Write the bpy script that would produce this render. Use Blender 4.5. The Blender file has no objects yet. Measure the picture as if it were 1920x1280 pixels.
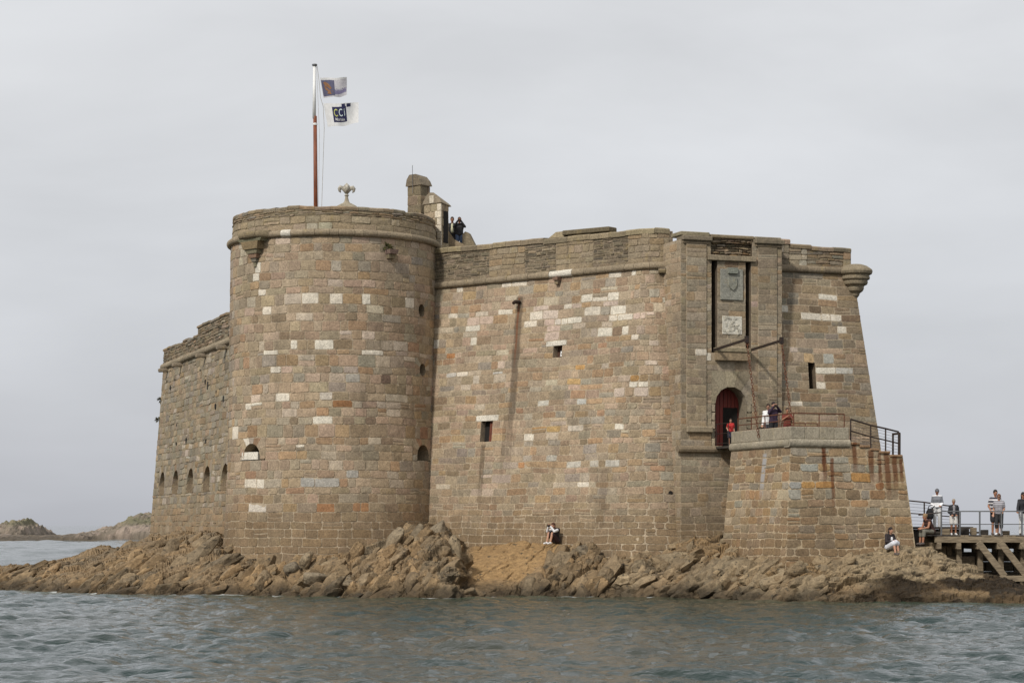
import bpy, bmesh, math, random
import numpy as np
from mathutils import Vector, Matrix

sc = bpy.context.scene
R = math.radians
# ------------------------------------------------------------------ camera, sky, sun, exposure
ZC = 2.75          # eye height above the water (deck of a boat)
FPX = 4000.0       # focal length in pixels of the 1920 px wide photograph
HOR = 983.0        # horizon row
cam_d = bpy.data.cameras.new('camera'); cam = bpy.data.objects.new('camera', cam_d)
sc.collection.objects.link(cam)
cam.location = (0, 0, ZC); cam.rotation_euler = (R(90), 0, 0)
cam_d.sensor_width = 36; cam_d.lens = 36*FPX/1920; cam_d.shift_y = (HOR-640)/1920
cam_d.clip_start = 0.5; cam_d.clip_end = 20000
sc.camera = cam

SUN_AZ, SUN_EL = R(214), R(40)      # azimuth from +Y clockwise: behind the camera to the left
w = bpy.data.worlds.new('World'); sc.world = w; w.use_nodes = True
nt = w.node_tree; nt.nodes.clear()
def N(t, typ, **kw):
    n = t.nodes.new(typ)
    for k, v in kw.items():
        if k == 'inp':
            for a, b in v.items(): n.inputs[a].default_value = b
        else: setattr(n, k, v)
    return n
def L(t, a, b): t.links.new(a, b)
sky = N(nt, 'ShaderNodeTexSky', sky_type='NISHITA', sun_disc=False, sun_elevation=SUN_EL, sun_rotation=SUN_AZ, dust_density=3.0)
tc = N(nt, 'ShaderNodeTexCoord')
mp = N(nt, 'ShaderNodeMapping', inp={'Scale': (1.0, 1.0, 3.2), 'Location': (0.35, 0.1, 0.2)})
L(nt, tc.outputs['Generated'], mp.inputs['Vector'])
n1 = N(nt, 'ShaderNodeTexNoise', inp={'Scale': 3.2, 'Detail': 6.0, 'Roughness': 0.5, 'Distortion': 0.3}); L(nt, mp.outputs[0], n1.inputs['Vector'])
sep = N(nt, 'ShaderNodeSeparateXYZ'); L(nt, tc.outputs['Generated'], sep.inputs[0])
# cloud deck: a little darker and bluer towards the horizon, paler overhead
el = N(nt, 'ShaderNodeValToRGB'); L(nt, sep.outputs['Z'], el.inputs[0])
el.color_ramp.elements[0].position = 0.0; el.color_ramp.elements[0].color = (0.535, 0.55, 0.595, 1)
el.color_ramp.elements[1].position = 1.0; el.color_ramp.elements[1].color = (0.92, 0.92, 0.93, 1)
e = el.color_ramp.elements.new(0.08); e.color = (0.62, 0.635, 0.67, 1)
e = el.color_ramp.elements.new(0.2); e.color = (0.79, 0.80, 0.82, 1)
cl = N(nt, 'ShaderNodeMapRange', inp={'From Min': 0.3, 'From Max': 0.7, 'To Min': 0.88, 'To Max': 1.13}); L(nt, n1.outputs['Fac'], cl.inputs['Value'])
cm = N(nt, 'ShaderNodeVectorMath', operation='SCALE'); L(nt, el.outputs['Color'], cm.inputs[0]); L(nt, cl.outputs[0], cm.inputs['Scale'])
sk = N(nt, 'ShaderNodeVectorMath', operation='SCALE', inp={'Scale': 0.08}); L(nt, sky.outputs['Color'], sk.inputs[0])
mx = N(nt, 'ShaderNodeMix', data_type='RGBA', inp={'Factor': 0.9}); L(nt, sk.outputs[0], mx.inputs['A']); L(nt, cm.outputs[0], mx.inputs['B'])
bg = N(nt, 'ShaderNodeBackground', inp={'Strength': 1.0}); L(nt, mx.outputs['Result'], bg.inputs['Color'])
wo = N(nt, 'ShaderNodeOutputWorld'); L(nt, bg.outputs[0], wo.inputs['Surface'])

sd = bpy.data.lights.new('sun', 'SUN'); sd.energy = 3.1; sd.angle = R(5); sd.color = (1.0, 0.95, 0.88)
so = bpy.data.objects.new('sun', sd); sc.collection.objects.link(so)
to_sun = Vector((math.sin(SUN_AZ)*math.cos(SUN_EL), math.cos(SUN_AZ)*math.cos(SUN_EL), math.sin(SUN_EL)))
so.rotation_euler = to_sun.to_track_quat('Z', 'Y').to_euler(); so.location = (-60, -60, 80)
sc.view_settings.view_transform = 'Standard'; sc.view_settings.look = 'None'
sc.view_settings.gamma = 1.0; sc.view_settings.exposure = 0.0; sc.view_settings.use_curve_mapping = False

# ------------------------------------------------------------------ helpers
C = sc.collection
def PX(px, Y): return (px-960.0)*Y/FPX
def ZP(py, Y): return ZC+(HOR-py)*Y/FPX
def P3(px, py, Y): return Vector((PX(px, Y), Y, ZP(py, Y)))
def proj(p): return (960+FPX*p[0]/p[1], HOR-FPX*(p[2]-ZC)/p[1])
def rnd(seed): return random.Random(seed)

def tag(o, label=None, cat=None, group=None, kind=None):
    if label: o['label'] = label
    if cat: o['category'] = cat
    if group: o['group'] = group
    if kind: o['kind'] = kind
    return o
def empty(name, loc=(0, 0, 0), rz=0.0):
    o = bpy.data.objects.new(name, None); C.objects.link(o); o.location = loc; o.rotation_euler = (0, 0, rz)
    o.empty_display_size = 0.2
    return o

class MB:
    """collects polygons; build() links them as ONE mesh object"""
    def __init__(s): s.v = []; s.f = []; s.c = []; s.m = []; s.col = (0.3, 0.25, 0.18); s.mi = 0
    def add(s, vs, fs):
        b = len(s.v); s.v.extend([tuple(p) for p in vs]); s.c.extend([s.col]*len(vs))
        for f in fs: s.f.append([b+i for i in f]); s.m.append(s.mi)
        return s
    def grid(s, pts, nu, nv, flip=False, closed=False):
        """pts: nv rows of nu points"""
        fs = []
        for j in range(nv-1):
            for i in range(nu if closed else nu-1):
                a = j*nu+i; b2 = j*nu+(i+1) % nu; c2 = (j+1)*nu+(i+1) % nu; d = (j+1)*nu+i
                fs.append((a, b2, c2, d) if not flip else (d, c2, b2, a))
        return s.add(pts, fs)
    def box(s, o, ax, ay, az, bev=0.0):
        """box centred at o with half axes ax, ay, az (vectors); bevelled when bev > 0"""
        o, ax, ay, az = map(Vector, (o, ax, ay, az))
        if bev <= 0:
            vs = [o+ax*i+ay*j+az*k for i in (-1, 1) for j in (-1, 1) for k in (-1, 1)]
            return s.add(vs, [(0, 1, 3, 2), (4, 6, 7, 5), (0, 4, 5, 1), (2, 3, 7, 6), (0, 2, 6, 4), (1, 5, 7, 3)])
        bm = bmesh.new(); bmesh.ops.create_cube(bm, size=2)
        M = Matrix((( ax.x, ay.x, az.x, o.x), (ax.y, ay.y, az.y, o.y), (ax.z, ay.z, az.z, o.z), (0, 0, 0, 1)))
        bmesh.ops.transform(bm, matrix=M, verts=bm.verts)
        bmesh.ops.bevel(bm, geom=bm.edges, offset=bev, segments=1, affect='EDGES')
        bm.normal_update(); bm.verts.index_update()
        vs = [v.co.copy() for v in bm.verts]; fs = [[v.index for v in f.verts] for f in bm.faces]
        bm.free(); return s.add(vs, fs)
    def abox(s, x0, x1, y0, y1, z0, z1, bev=0.0):
        return s.box(((x0+x1)/2, (y0+y1)/2, (z0+z1)/2), ((x1-x0)/2, 0, 0), (0, (y1-y0)/2, 0), (0, 0, (z1-z0)/2), bev)
    def beam(s, a, b, wd, ht, up=(0, 0, 1), bev=0.0):
        a, b = Vector(a), Vector(b); d = (b-a); ln = d.length; d.normalize()
        sd_ = d.cross(Vector(up)); sd_.normalize(); u2 = sd_.cross(d)
        return s.box((a+b)/2, d*ln/2, sd_*wd/2, u2*ht/2, bev)
    def tube(s, path, r, n=8, caps=True):
        path = [Vector(p) for p in path]; rs = r if isinstance(r, (list, tuple)) else [r]*len(path)
        rows = []; prev = None
        for i, p in enumerate(path):
            d = (path[min(i+1, len(path)-1)]-path[max(i-1, 0)])
            if d.length < 1e-9: d = Vector((0, 0, 1))
            d.normalize()
            if prev is None:
                a = d.cross(Vector((0, 0, 1)) if abs(d.z) < 0.9 else Vector((1, 0, 0))); a.normalize()
            else:
                a = prev-d*prev.dot(d); a.normalize()
            prev = a; b = d.cross(a)
            rows += [p+(a*math.cos(2*math.pi*k/n)+b*math.sin(2*math.pi*k/n))*rs[i] for k in range(n)]
        s.grid(rows, n, len(path), closed=True)
        if caps:
            base = len(s.v)-len(rows)
            s.f.append([base+k for k in range(n)][::-1]); s.m.append(s.mi)
            s.f.append([base+(len(path)-1)*n+k for k in range(n)]); s.m.append(s.mi)
        return s
    def lathe(s, prof, o=(0, 0, 0), n=24, a0=0.0, a1=2*math.pi):
        o = Vector(o); full = abs(a1-a0-2*math.pi) < 1e-6; m = n if full else n+1
        pts = [o+Vector((r*math.cos(a0+(a1-a0)*k/n), r*math.sin(a0+(a1-a0)*k/n), z)) for r, z in prof for k in range(m)]
        return s.grid(pts, m, len(prof), closed=full)
    def build(s, name, mat, parent=None, smooth=False, centre=True, recalc=True):
        me = bpy.data.meshes.new(name)
        V = np.array(s.v, dtype=float).reshape(-1, 3)
        o0 = (V.min(0)+V.max(0))/2 if centre and len(V) else np.zeros(3)
        me.from_pydata((V-o0).tolist(), [], s.f)
        mats = mat if isinstance(mat, (list, tuple)) else [mat]
        for m_ in mats: me.materials.append(m_)
        if len(mats) > 1: me.polygons.foreach_set('material_index', s.m)
        a = me.color_attributes.new('col', 'FLOAT_COLOR', 'POINT')
        cc = np.ones((len(V), 4)); cc[:, :3] = np.array(s.c).reshape(-1, 3)
        a.data.foreach_set('color', cc.ravel())
        if recalc:
            bm = bmesh.new(); bm.from_mesh(me); bmesh.ops.recalc_face_normals(bm, faces=bm.faces); bm.to_mesh(me); bm.free()
        if smooth: me.polygons.foreach_set('use_smooth', [True]*len(me.polygons))
        me.update()
        ob = bpy.data.objects.new(name, me); C.objects.link(ob)
        if parent is not None:
            ob.parent = parent
            po = Vector((0, 0, 0)); q = parent
            ob.matrix_parent_inverse = Matrix.Identity(4)
            while q is not None: po += q.location; q = q.parent   # parents of this scene carry no rotation unless built in local space
            ob.location = Vector(o0)-po
        else: ob.location = o0
        return ob

# ------------------------------------------------------------------ numpy noise
def _hash(ix, iy, seed):
    h = (ix.astype(np.int64)*374761393+iy.astype(np.int64)*668265263+seed*1442695041) & 0x7fffffff
    h = ((h ^ (h >> 13))*1274126177) & 0x7fffffff
    h = ((h ^ (h >> 16))*2246822519) & 0x7fffffff
    return (h & 0xffffff)/float(0xffffff)
def vnoise(x, y, seed=0):
    ix = np.floor(x); iy = np.floor(y); fx = x-ix; fy = y-iy
    fx = fx*fx*fx*(fx*(fx*6-15)+10); fy = fy*fy*fy*(fy*(fy*6-15)+10)
    a = _hash(ix, iy, seed); b = _hash(ix+1, iy, seed); c = _hash(ix, iy+1, seed); d = _hash(ix+1, iy+1, seed)
    return (a*(1-fx)+b*fx)*(1-fy)+(c*(1-fx)+d*fx)*fy
def fbm(x, y, seed=0, octv=4, g=0.5):
    t = 0; a = 1; n = 0
    for k in range(octv):
        t = t+a*vnoise(x*2**k+17.3*k, y*2**k-9.1*k, seed+k); n += a; a *= g
    return t/n
def worley(x, y, seed=0, jit=0.9):
    """F1, F2, id hash and local offset from the nearest feature point"""
    ix = np.floor(x); iy = np.floor(y)
    f1 = np.full(x.shape, 9.0); f2 = np.full(x.shape, 9.0); idh = np.zeros(x.shape); ox = np.zeros(x.shape); oy = np.zeros(x.shape)
    for dx in (-1, 0, 1):
        for dy in (-1, 0, 1):
            cx = ix+dx; cy = iy+dy
            px = cx+0.5+jit*(_hash(cx, cy, seed)-0.5); py = cy+0.5+jit*(_hash(cx, cy, seed+11)-0.5)
            d = np.hypot(x-px, y-py); h = _hash(cx, cy, seed+23)
            near = d < f1
            f2 = np.where(near, f1, np.minimum(f2, d))
            f1 = np.where(near, d, f1); idh = np.where(near, h, idh)
            ox = np.where(near, x-px, ox); oy = np.where(near, y-py, oy)
    return f1, f2, idh, ox, oy
def sstep(a, b, x):
    t = np.clip((x-a)/(b-a), 0, 1); return t*t*(3-2*t)

# ------------------------------------------------------------------ materials
def new_mat(name):
    m = bpy.data.materials.new(name); m.use_nodes = True; t = m.node_tree
    return m, t, t.nodes['Principled BSDF']
def mixc(t, fac, a, b, mode='MIX'):
    n = N(t, 'ShaderNodeMix', data_type='RGBA', blend_type=mode)
    if isinstance(fac, (int, float)): n.inputs['Factor'].default_value = fac
    else: L(t, fac, n.inputs['Factor'])
    for key, v in (('A', a), ('B', b)):
        if isinstance(v, tuple): n.inputs[key].default_value = (*v[:3], 1)
        else: L(t, v, n.inputs[key])
    return n.outputs['Result']
def math_(t, op, a, b=None, c=None, clamp=False):
    n = N(t, 'ShaderNodeMath', operation=op, use_clamp=clamp)
    for i, v in enumerate((a, b, c)):
        if v is None: continue
        if isinstance(v, (int, float)): n.inputs[i].default_value = v
        else: L(t, v, n.inputs[i])
    return n.outputs[0]
def ramp(t, v, a, b, lo=0.0, hi=1.0, smooth=True):
    n = N(t, 'ShaderNodeMapRange', interpolation_type='SMOOTHSTEP' if smooth else 'LINEAR', inp={'From Min': a, 'From Max': b, 'To Min': lo, 'To Max': hi})
    L(t, v, n.inputs['Value']); return n.outputs[0]
def noise(t, vec, scale, detail=4.0, rough=0.55, dist=0.0):
    n = N(t, 'ShaderNodeTexNoise', inp={'Scale': scale, 'Detail': detail, 'Roughness': rough, 'Distortion': dist}); L(t, vec, n.inputs['Vector']); return n.outputs['Fac']
def scaled(t, vec, s):
    n = N(t, 'ShaderNodeVectorMath', operation='MULTIPLY'); L(t, vec, n.inputs[0]); n.inputs[1].default_value = s; return n.outputs[0]

def granite(name, streaks=(), grain=1.0, lichen=0.35, streaky=0.5, bump=0.5):
    """weathered granite whose own colour is stored stone by stone in the attribute 'col'"""
    m, t, b = new_mat(name)
    at = N(t, 'ShaderNodeAttribute', attribute_name='col')
    g = N(t, 'ShaderNodeNewGeometry'); pos = g.outputs['Position']
    fine = noise(t, pos, 17.0, 4.0, 0.75); mid = noise(t, pos, 4.6, 5.0, 0.62); big = noise(t, pos, 0.55, 4.0, 0.55)
    c = at.outputs['Color']
    k = math_(t, 'MULTIPLY', ramp(t, fine, 0.25, 0.75, 1-0.52*grain, 1+0.46*grain, False), ramp(t, mid, 0.25, 0.75, 0.78, 1.18, False))
    k = math_(t, 'MULTIPLY', k, ramp(t, big, 0.3, 0.7, 0.84, 1.12, False))
    sc_ = N(t, 'ShaderNodeVectorMath', operation='SCALE'); L(t, c, sc_.inputs[0]); L(t, k, sc_.inputs['Scale']); c = sc_.outputs[0]
    # run-off streaks: long in z, narrow sideways
    st = noise(t, scaled(t, pos, (2.6, 2.6, 0.16)), 1.0, 5.0, 0.6)
    c = mixc(t, math_(t, 'MULTIPLY', ramp(t, st, 0.55, 0.74), streaky), c, mixc(t, 0.55, c, (0.10, 0.083, 0.058)))
    li = noise(t, pos, 2.3, 6.0, 0.68)
    c = mixc(t, math_(t, 'MULTIPLY', ramp(t, li, 0.56, 0.70), lichen), c, (0.25, 0.19, 0.085))
    li2 = noise(t, pos, 9.0, 4.0, 0.7)
    c = mixc(t, math_(t, 'MULTIPLY', ramp(t, li2, 0.63, 0.72), 0.45), c, (0.075, 0.065, 0.048))
    wob = noise(t, pos, 1.7, 3.0, 0.6); sepn = N(t, 'ShaderNodeSeparateXYZ'); L(t, pos, sepn.inputs[0])
    brk = noise(t, scaled(t, pos, (7.0, 7.0, 0.9)), 1.0, 4.0, 0.6)
    for (nx, ny, cc, half, zt, zb, colr, stren) in streaks:
        d = N(t, 'ShaderNodeVectorMath', operation='DOT_PRODUCT'); L(t, pos, d.inputs[0]); d.inputs[1].default_value = (nx, ny, 0)
        dd = math_(t, 'ABSOLUTE', math_(t, 'ADD', math_(t, 'SUBTRACT', d.outputs['Value'], cc), math_(t, 'MULTIPLY', math_(t, 'SUBTRACT', wob, 0.5), half*0.9)))
        mk = math_(t, 'MULTIPLY', ramp(t, dd, half, half*0.45), ramp(t, brk, 0.22, 0.42))
        mk = math_(t, 'MULTIPLY', mk, math_(t, 'MULTIPLY', ramp(t, sepn.outputs['Z'], zb-0.2, zb+(zt-zb)*0.55), ramp(t, sepn.outputs['Z'], zt+0.05, zt-0.05)))
        c = mixc(t, math_(t, 'MULTIPLY', mk, stren), c, colr)
    L(t, c, b.inputs['Base Color']); b.inputs['Roughness'].default_value = 0.92; b.inputs['Specular IOR Level'].default_value = 0.25
    bh = math_(t, 'ADD', math_(t, 'MULTIPLY', fine, 0.5), mid)
    bp = N(t, 'ShaderNodeBump', inp={'Strength': bump, 'Distance': 0.03}); L(t, bh, bp.inputs['Height']); L(t, bp.outputs[0], b.inputs['Normal'])
    return m

def plain(name, col, rough=0.6, metal=0.0, var=0.15, scale=8.0, col2=None, stretch=(1, 1, 1), bump=0.0, spec=0.4):
    m, t, b = new_mat(name)
    g = N(t, 'ShaderNodeNewGeometry'); v = scaled(t, g.outputs['Position'], stretch)
    n = noise(t, v, scale, 4.0, 0.6)
    c2 = col2 if col2 else tuple(x*(1-2*var) for x in col)
    L(t, mixc(t, ramp(t, n, 0.35, 0.68), col, c2), b.inputs['Base Color'])
    b.inputs['Roughness'].default_value = rough; b.inputs['Metallic'].default_value = metal; b.inputs['Specular IOR Level'].default_value = spec
    if bump:
        bp = N(t, 'ShaderNodeBump', inp={'Strength': bump, 'Distance': 0.02}); L(t, n, bp.inputs['Height']); L(t, bp.outputs[0], b.inputs['Normal'])
    return m
M = {}
M['rust'] = plain('rusted_iron', (0.085, 0.035, 0.022), 0.75, 0.2, col2=(0.16, 0.06, 0.025), scale=14)
M['iron'] = plain('dark_iron', (0.028, 0.024, 0.022), 0.6, 0.4, col2=(0.06, 0.035, 0.025), scale=12)
M['wire'] = plain('steel_wire', (0.25, 0.25, 0.26), 0.4, 0.9)
M['galv'] = plain('galvanised_steel', (0.16, 0.165, 0.17), 0.5, 0.5, scale=10)
M['timber'] = plain('weathered_timber', (0.24, 0.19, 0.125), 0.85, 0, col2=(0.12, 0.092, 0.06), scale=5, stretch=(0.5, 3, 3), bump=0.4)
M['dark_timber'] = plain('dark_timber', (0.05, 0.042, 0.034), 0.85, 0, col2=(0.025, 0.02, 0.017), scale=5, bump=0.3)
M['red_door'] = plain('red_painted_wood', (0.19, 0.028, 0.018), 0.6, 0, col2=(0.12, 0.02, 0.014), scale=6, stretch=(3, 3, 0.4))
M['red_wood'] = plain('red_brown_wood', (0.16, 0.045, 0.022), 0.7, 0, col2=(0.08, 0.025, 0.014), scale=6, stretch=(3, 3, 0.4))
M['brown_wood'] = plain('brown_wood', (0.07, 0.03, 0.016), 0.7, 0, scale=6, stretch=(3, 3, 0.4))
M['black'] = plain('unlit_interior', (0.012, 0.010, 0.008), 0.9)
M['white_paint'] = plain('white_paint', (0.72, 0.72, 0.7), 0.45, var=0.05)
M['pole_brown'] = plain('red_brown_paint', (0.21, 0.062, 0.026), 0.6, var=0.2, scale=5, stretch=(3, 3, 0.5))
M['rope'] = plain('pale_rope', (0.42, 0.41, 0.38), 0.9)
M['paper'] = plain('white_paper', (0.8, 0.8, 0.78), 0.8, var=0.02)

# stone palettes: (weight, colour)
PAL = [(30, (0.335, 0.247, 0.158)), (16, (0.31, 0.25, 0.175)), (13, (0.365, 0.255, 0.175)), (11, (0.275, 0.235, 0.178)), (8, (0.345, 0.215, 0.105)),
       (7, (0.41, 0.295, 0.215)), (5, (0.295, 0.275, 0.232)), (5, (0.225, 0.15, 0.088)), (3, (0.30, 0.155, 0.075)), (7, (0.48, 0.41, 0.32))]
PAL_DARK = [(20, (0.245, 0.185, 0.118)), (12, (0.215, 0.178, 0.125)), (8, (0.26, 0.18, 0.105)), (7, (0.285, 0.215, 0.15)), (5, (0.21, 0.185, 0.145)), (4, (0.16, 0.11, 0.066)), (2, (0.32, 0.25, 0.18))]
PAL_SLATE = [(10, (0.125, 0.105, 0.072)), (8, (0.17, 0.138, 0.09)), (3, (0.085, 0.075, 0.055)), (5, (0.21, 0.165, 0.105)), (2, (0.26, 0.21, 0.145))]
PAL_GREY = [(10, (0.27, 0.225, 0.16)), (8, (0.245, 0.215, 0.165)), (6, (0.295, 0.235, 0.155)), (4, (0.21, 0.175, 0.125)), (3, (0.29, 0.2, 0.115)), (2, (0.32, 0.275, 0.215))]
OCHRE = (0.185, 0.13, 0.074)
WHITE = (0.60, 0.555, 0.46)
MEAN = (0.336, 0.267, 0.186)
def pick(pal, rg):
    tot = sum(p[0] for p in pal); x = rg.random()*tot
    for wt, c in pal:
        x -= wt
        if x <= 0: break
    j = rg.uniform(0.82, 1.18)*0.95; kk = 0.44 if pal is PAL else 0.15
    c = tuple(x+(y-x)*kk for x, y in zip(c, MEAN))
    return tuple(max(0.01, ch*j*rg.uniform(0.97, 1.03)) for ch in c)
def lerp3(a, b, f): return tuple(x+(y-x)*f for x, y in zip(a, b))

# ------------------------------------------------------------------ masonry
def courses(z0, z1, h, rg, jit=0.30, fixed=()):
    n = max(1, round((z1-z0)/h)); zs = [z0+(z1-z0)*k/n for k in range(n+1)]
    for k in range(1, n): zs[k] += rg.uniform(-jit, jit)*h*0.6
    for f in fixed:
        k = min(range(1, n), key=lambda q: abs(zs[q]-f)); zs[k] = f
    return sorted(zs)
def warp(s, z):
    """slow waviness of hand-laid courses"""
    return 0.016*math.sin(0.9*s+1.7*z)+0.012*math.sin(2.3*s-0.8*z+1.1)+0.008*math.sin(5.1*s+2.9*z)
def stone_mesh(mb, surf, sa, sb, za, zb, rg, gap=0.016, recess=0.03, proud=(0.0, 0.012), rough=0.004, back=None):
    """one dressed block: worn outline with clipped corners, narrow chamfer, slightly uneven face"""
    ga, gb, gc, gd = [gap*0.5*rg.uniform(0.5, 1.6) for _ in range(4)]
    sa += ga; sb -= gb; za += gc; zb -= gd
    wd, ht = sb-sa, zb-za
    if wd < 0.03 or ht < 0.02: return False
    rad = min(0.055, 0.22*min(wd, ht))*(0.5+20*gap); rad = min(rad, 0.3*min(wd, ht)); cut = [rad*rg.uniform(0.3, 1.3) for _ in range(4)]
    j = lambda k=1.0: rg.uniform(-1, 1)*min(0.010, 0.35*gap+rough*0.4)*k
    o = [(sa+cut[0], za+j()), ((sa+sb)/2+j(4), za+j()), (sb-cut[1], za+j()), (sb+j(), za+cut[1]), (sb+j(), (za+zb)/2), (sb+j(), zb-cut[2]),
         (sb-cut[2], zb+j()), ((sa+sb)/2+j(4), zb+j()), (sa+cut[3], zb+j()), (sa+j(), zb-cut[3]), (sa+j(), (za+zb)/2), (sa+j(), za+cut[0])]
    cx, cz = (sa+sb)/2, (za+zb)/2; p = rg.uniform(*proud); ch = 0.010
    pts = [surf(x, z+warp(x, z), -recess) for x, z in o]
    tx, tz = rg.uniform(-1, 1)*rough, rg.uniform(-1, 1)*rough
    for x, z in o:
        xi = x+(ch if x < cx else -ch)*min(1, abs(x-cx)/wd*4); zi = z+(ch if z < cz else -ch)*min(1, abs(z-cz)/ht*4)
        pts.append(surf(xi, zi+warp(x, z), p+rg.uniform(-rough, rough)*0.6+tx*(x-cx)/wd*2+tz*(z-cz)/ht*2))
    pts.append(surf(cx+j(5), cz+warp(cx, cz), p+0.004+rg.uniform(0, rough)*1.2))
    n = 12; mb.add(pts, [[k, (k+1) % n, n+(k+1) % n, n+k] for k in range(n)]+[[n+k, n+(k+1) % n, 2*n] for k in range(n)])
    return True

class Wall:
    """a stretch of masonry over a surface surf(s, z, d): mortar core + stones, the largest in view as objects of their own"""
    def __init__(s, name, surf, mat, seed): s.name = name; s.surf = surf; s.mat = mat; s.rg = rnd(seed); s.stones = []
    def lay(s, s0, s1, zs, wmean, holes=(), pal=PAL, gap=0.016, proud=(0, 0.012), colfn=None, wj=0.45, recess=0.03, rough=0.004):
        f0 = s0 if callable(s0) else (lambda z: s0); f1 = s1 if callable(s1) else (lambda z: s1)
        for za, zb in zip(zs[:-1], zs[1:]):
            zm = (za+zb)/2; iv = [(f0(zm), f1(zm))]
            for (ha, hb, hz0, hz1) in holes:
                if min(zb, hz1)-max(za, hz0) > 0.3*(zb-za):
                    nv = []
                    for a, b in iv:
                        if hb <= a or ha >= b: nv.append((a, b))
                        else:
                            if ha > a: nv.append((a, ha))
                            if hb < b: nv.append((hb, b))
                    iv = nv
            for a, b in iv:
                x = a
                while x < b-0.02:
                    wm_ = wmean(x) if callable(wmean) else wmean; wdt = wm_*s.rg.uniform(1-wj, 1+wj)
                    if s.rg.random() < 0.05: wdt *= 1.5
                    nx = x+wdt
                    if b-nx < wm_*0.35: nx = b
                    col = pick(pal, s.rg)
                    if colfn: col = colfn(col, (x+nx)/2, zm, s.rg)
                    if zb-za > 0.2 and s.rg.random() < 0.06:
                        zk = za+(zb-za)*s.rg.uniform(0.38, 0.62); s.stones.append(dict(r=(x, nx, za, zk), col=col, gap=gap, proud=proud, recess=recess, rough=rough)); s.stones.append(dict(r=(x, nx, zk, zb), col=pick(pal, s.rg) if not colfn else colfn(pick(pal, s.rg), (x+nx)/2, zm, s.rg), gap=gap, proud=proud, recess=recess, rough=rough))
                    else: s.stones.append(dict(r=(x, nx, za, zb), col=col, gap=gap, proud=proud, recess=recess, rough=rough))
                    x = nx
    def block(s, sa, sb, za, zb, col, gap=0.014, proud=(0.0, 0.01), recess=0.03, rough=0.004):
        s.stones.append(dict(r=(sa, sb, za, zb), col=col, gap=gap, proud=proud, recess=recess, rough=rough))
    def wedge(s, poly, col, d=0.004, recess=0.25):
        """voussoir: polygon in (s, z)"""
        s.stones.append(dict(poly=poly, col=col, d=d, recess=recess))
    def centre(s, st):
        if 'poly' in st:
            n = len(st['poly']); return s.surf(sum(p[0] for p in st['poly'])/n, sum(p[1] for p in st['poly'])/n, 0)
        a, b, c, d = st['r']; return s.surf((a+b)/2, (c+d)/2, 0)
    def recolour(s, lst):
        """give the blocks nearest to these picture positions their own pale (or other) colour"""
        cs = [proj(s.centre(st)) for st in s.stones]
        for it in lst:
            px, py = it[0], it[1]; col = it[2] if len(it) > 2 else lerp3(WHITE, (0.58, 0.5, 0.4), s.rg.random()*0.6)
            k = min(range(len(cs)), key=lambda i: (cs[i][0]-px)**2+2.0*(cs[i][1]-py)**2)
            s.stones[k]['col'] = col
    def area(s, st):
        if 'poly' in st: return 0.2
        a, b, c, d = st['r']
        q = [proj(s.surf(x, z, 0)) for x, z in ((a, c), (b, c), (b, d), (a, d))]
        if min(p[0] for p in q) < 0 or max(p[0] for p in q) > 1920 or max(p[1] for p in q) > 1130: return 0
        ar = 0
        for i in range(4): ar += q[i][0]*q[(i+1) % 4][1]-q[(i+1) % 4][0]*q[i][1]
        return -ar/2
    def emit(s, parent, nmax=290, hidden=None):
        order = sorted(range(len(s.stones)), key=lambda i: -s.area(s.stones[i]) if not (hidden and hidden(s.stones[i])) else 1)
        own = set(order[:nmax]); rest = MB(); nrest = 0
        for i, st in enumerate(s.stones):
            mb = MB() if i in own else rest
            mb.col = st['col']
            if 'poly' in st:
                pl = st['poly']; n = len(pl)
                cx = sum(p[0] for p in pl)/n; cz = sum(p[1] for p in pl)/n
                sh = [(cx+(p[0]-cx)*0.985, cz+(p[1]-cz)*0.985) for p in pl]
                fr = [s.surf(p[0], p[1], st['d']) for p in sh]; bk = [s.surf(p[0], p[1], -st['recess']) for p in sh]
                mb.add(fr+bk, [list(range(n))]+[[k, n+k, n+(k+1) % n, (k+1) % n] for k in range(n)])
            else:
                stone_mesh(mb, s.surf, *st['r'], s.rg, st['gap'], st['recess'], st['proud'], st['rough'])
            if i in own:
                if mb.v: mb.build('stone', s.mat, parent, recalc=False)
            else: nrest += 1
        if rest.v:
            o = rest.build('stonework', s.mat, parent, recalc=False); o['kind'] = 'stuff'

def core(mb, surf, s0, s1, z0, z1, holes=(), d=-0.003, ds=0.5, dz=1.0, inner=None):
    """mortar sheet behind the stones, open at the holes"""
    ss = list(np.linspace(s0, s1, max(2, int((s1-s0)/ds)+1))); zz = list(np.linspace(z0, z1, max(2, int((z1-z0)/dz)+1)))
    for a, b, c, e_ in holes: ss += [a, b]; zz += [c, e_]
    ss = sorted(x for x in set(ss) if s0-1e-6 <= x <= s1+1e-6); zz = sorted(x for x in set(zz) if z0-1e-6 <= x <= z1+1e-6)
    vs = [surf(x, z, d) for z in zz for x in ss]; n = len(ss); fs = []
    for j in range(len(zz)-1):
        for i in range(n-1):
            xm, zm = (ss[i]+ss[i+1])/2, (zz[j]+zz[j+1])/2
            if any(a < xm < b and c < zm < e_ for a, b, c, e_ in holes): continue
            fs.append((j*n+i, j*n+i+1, (j+1)*n+i+1, (j+1)*n+i))
    mb.add(vs, fs)
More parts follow.
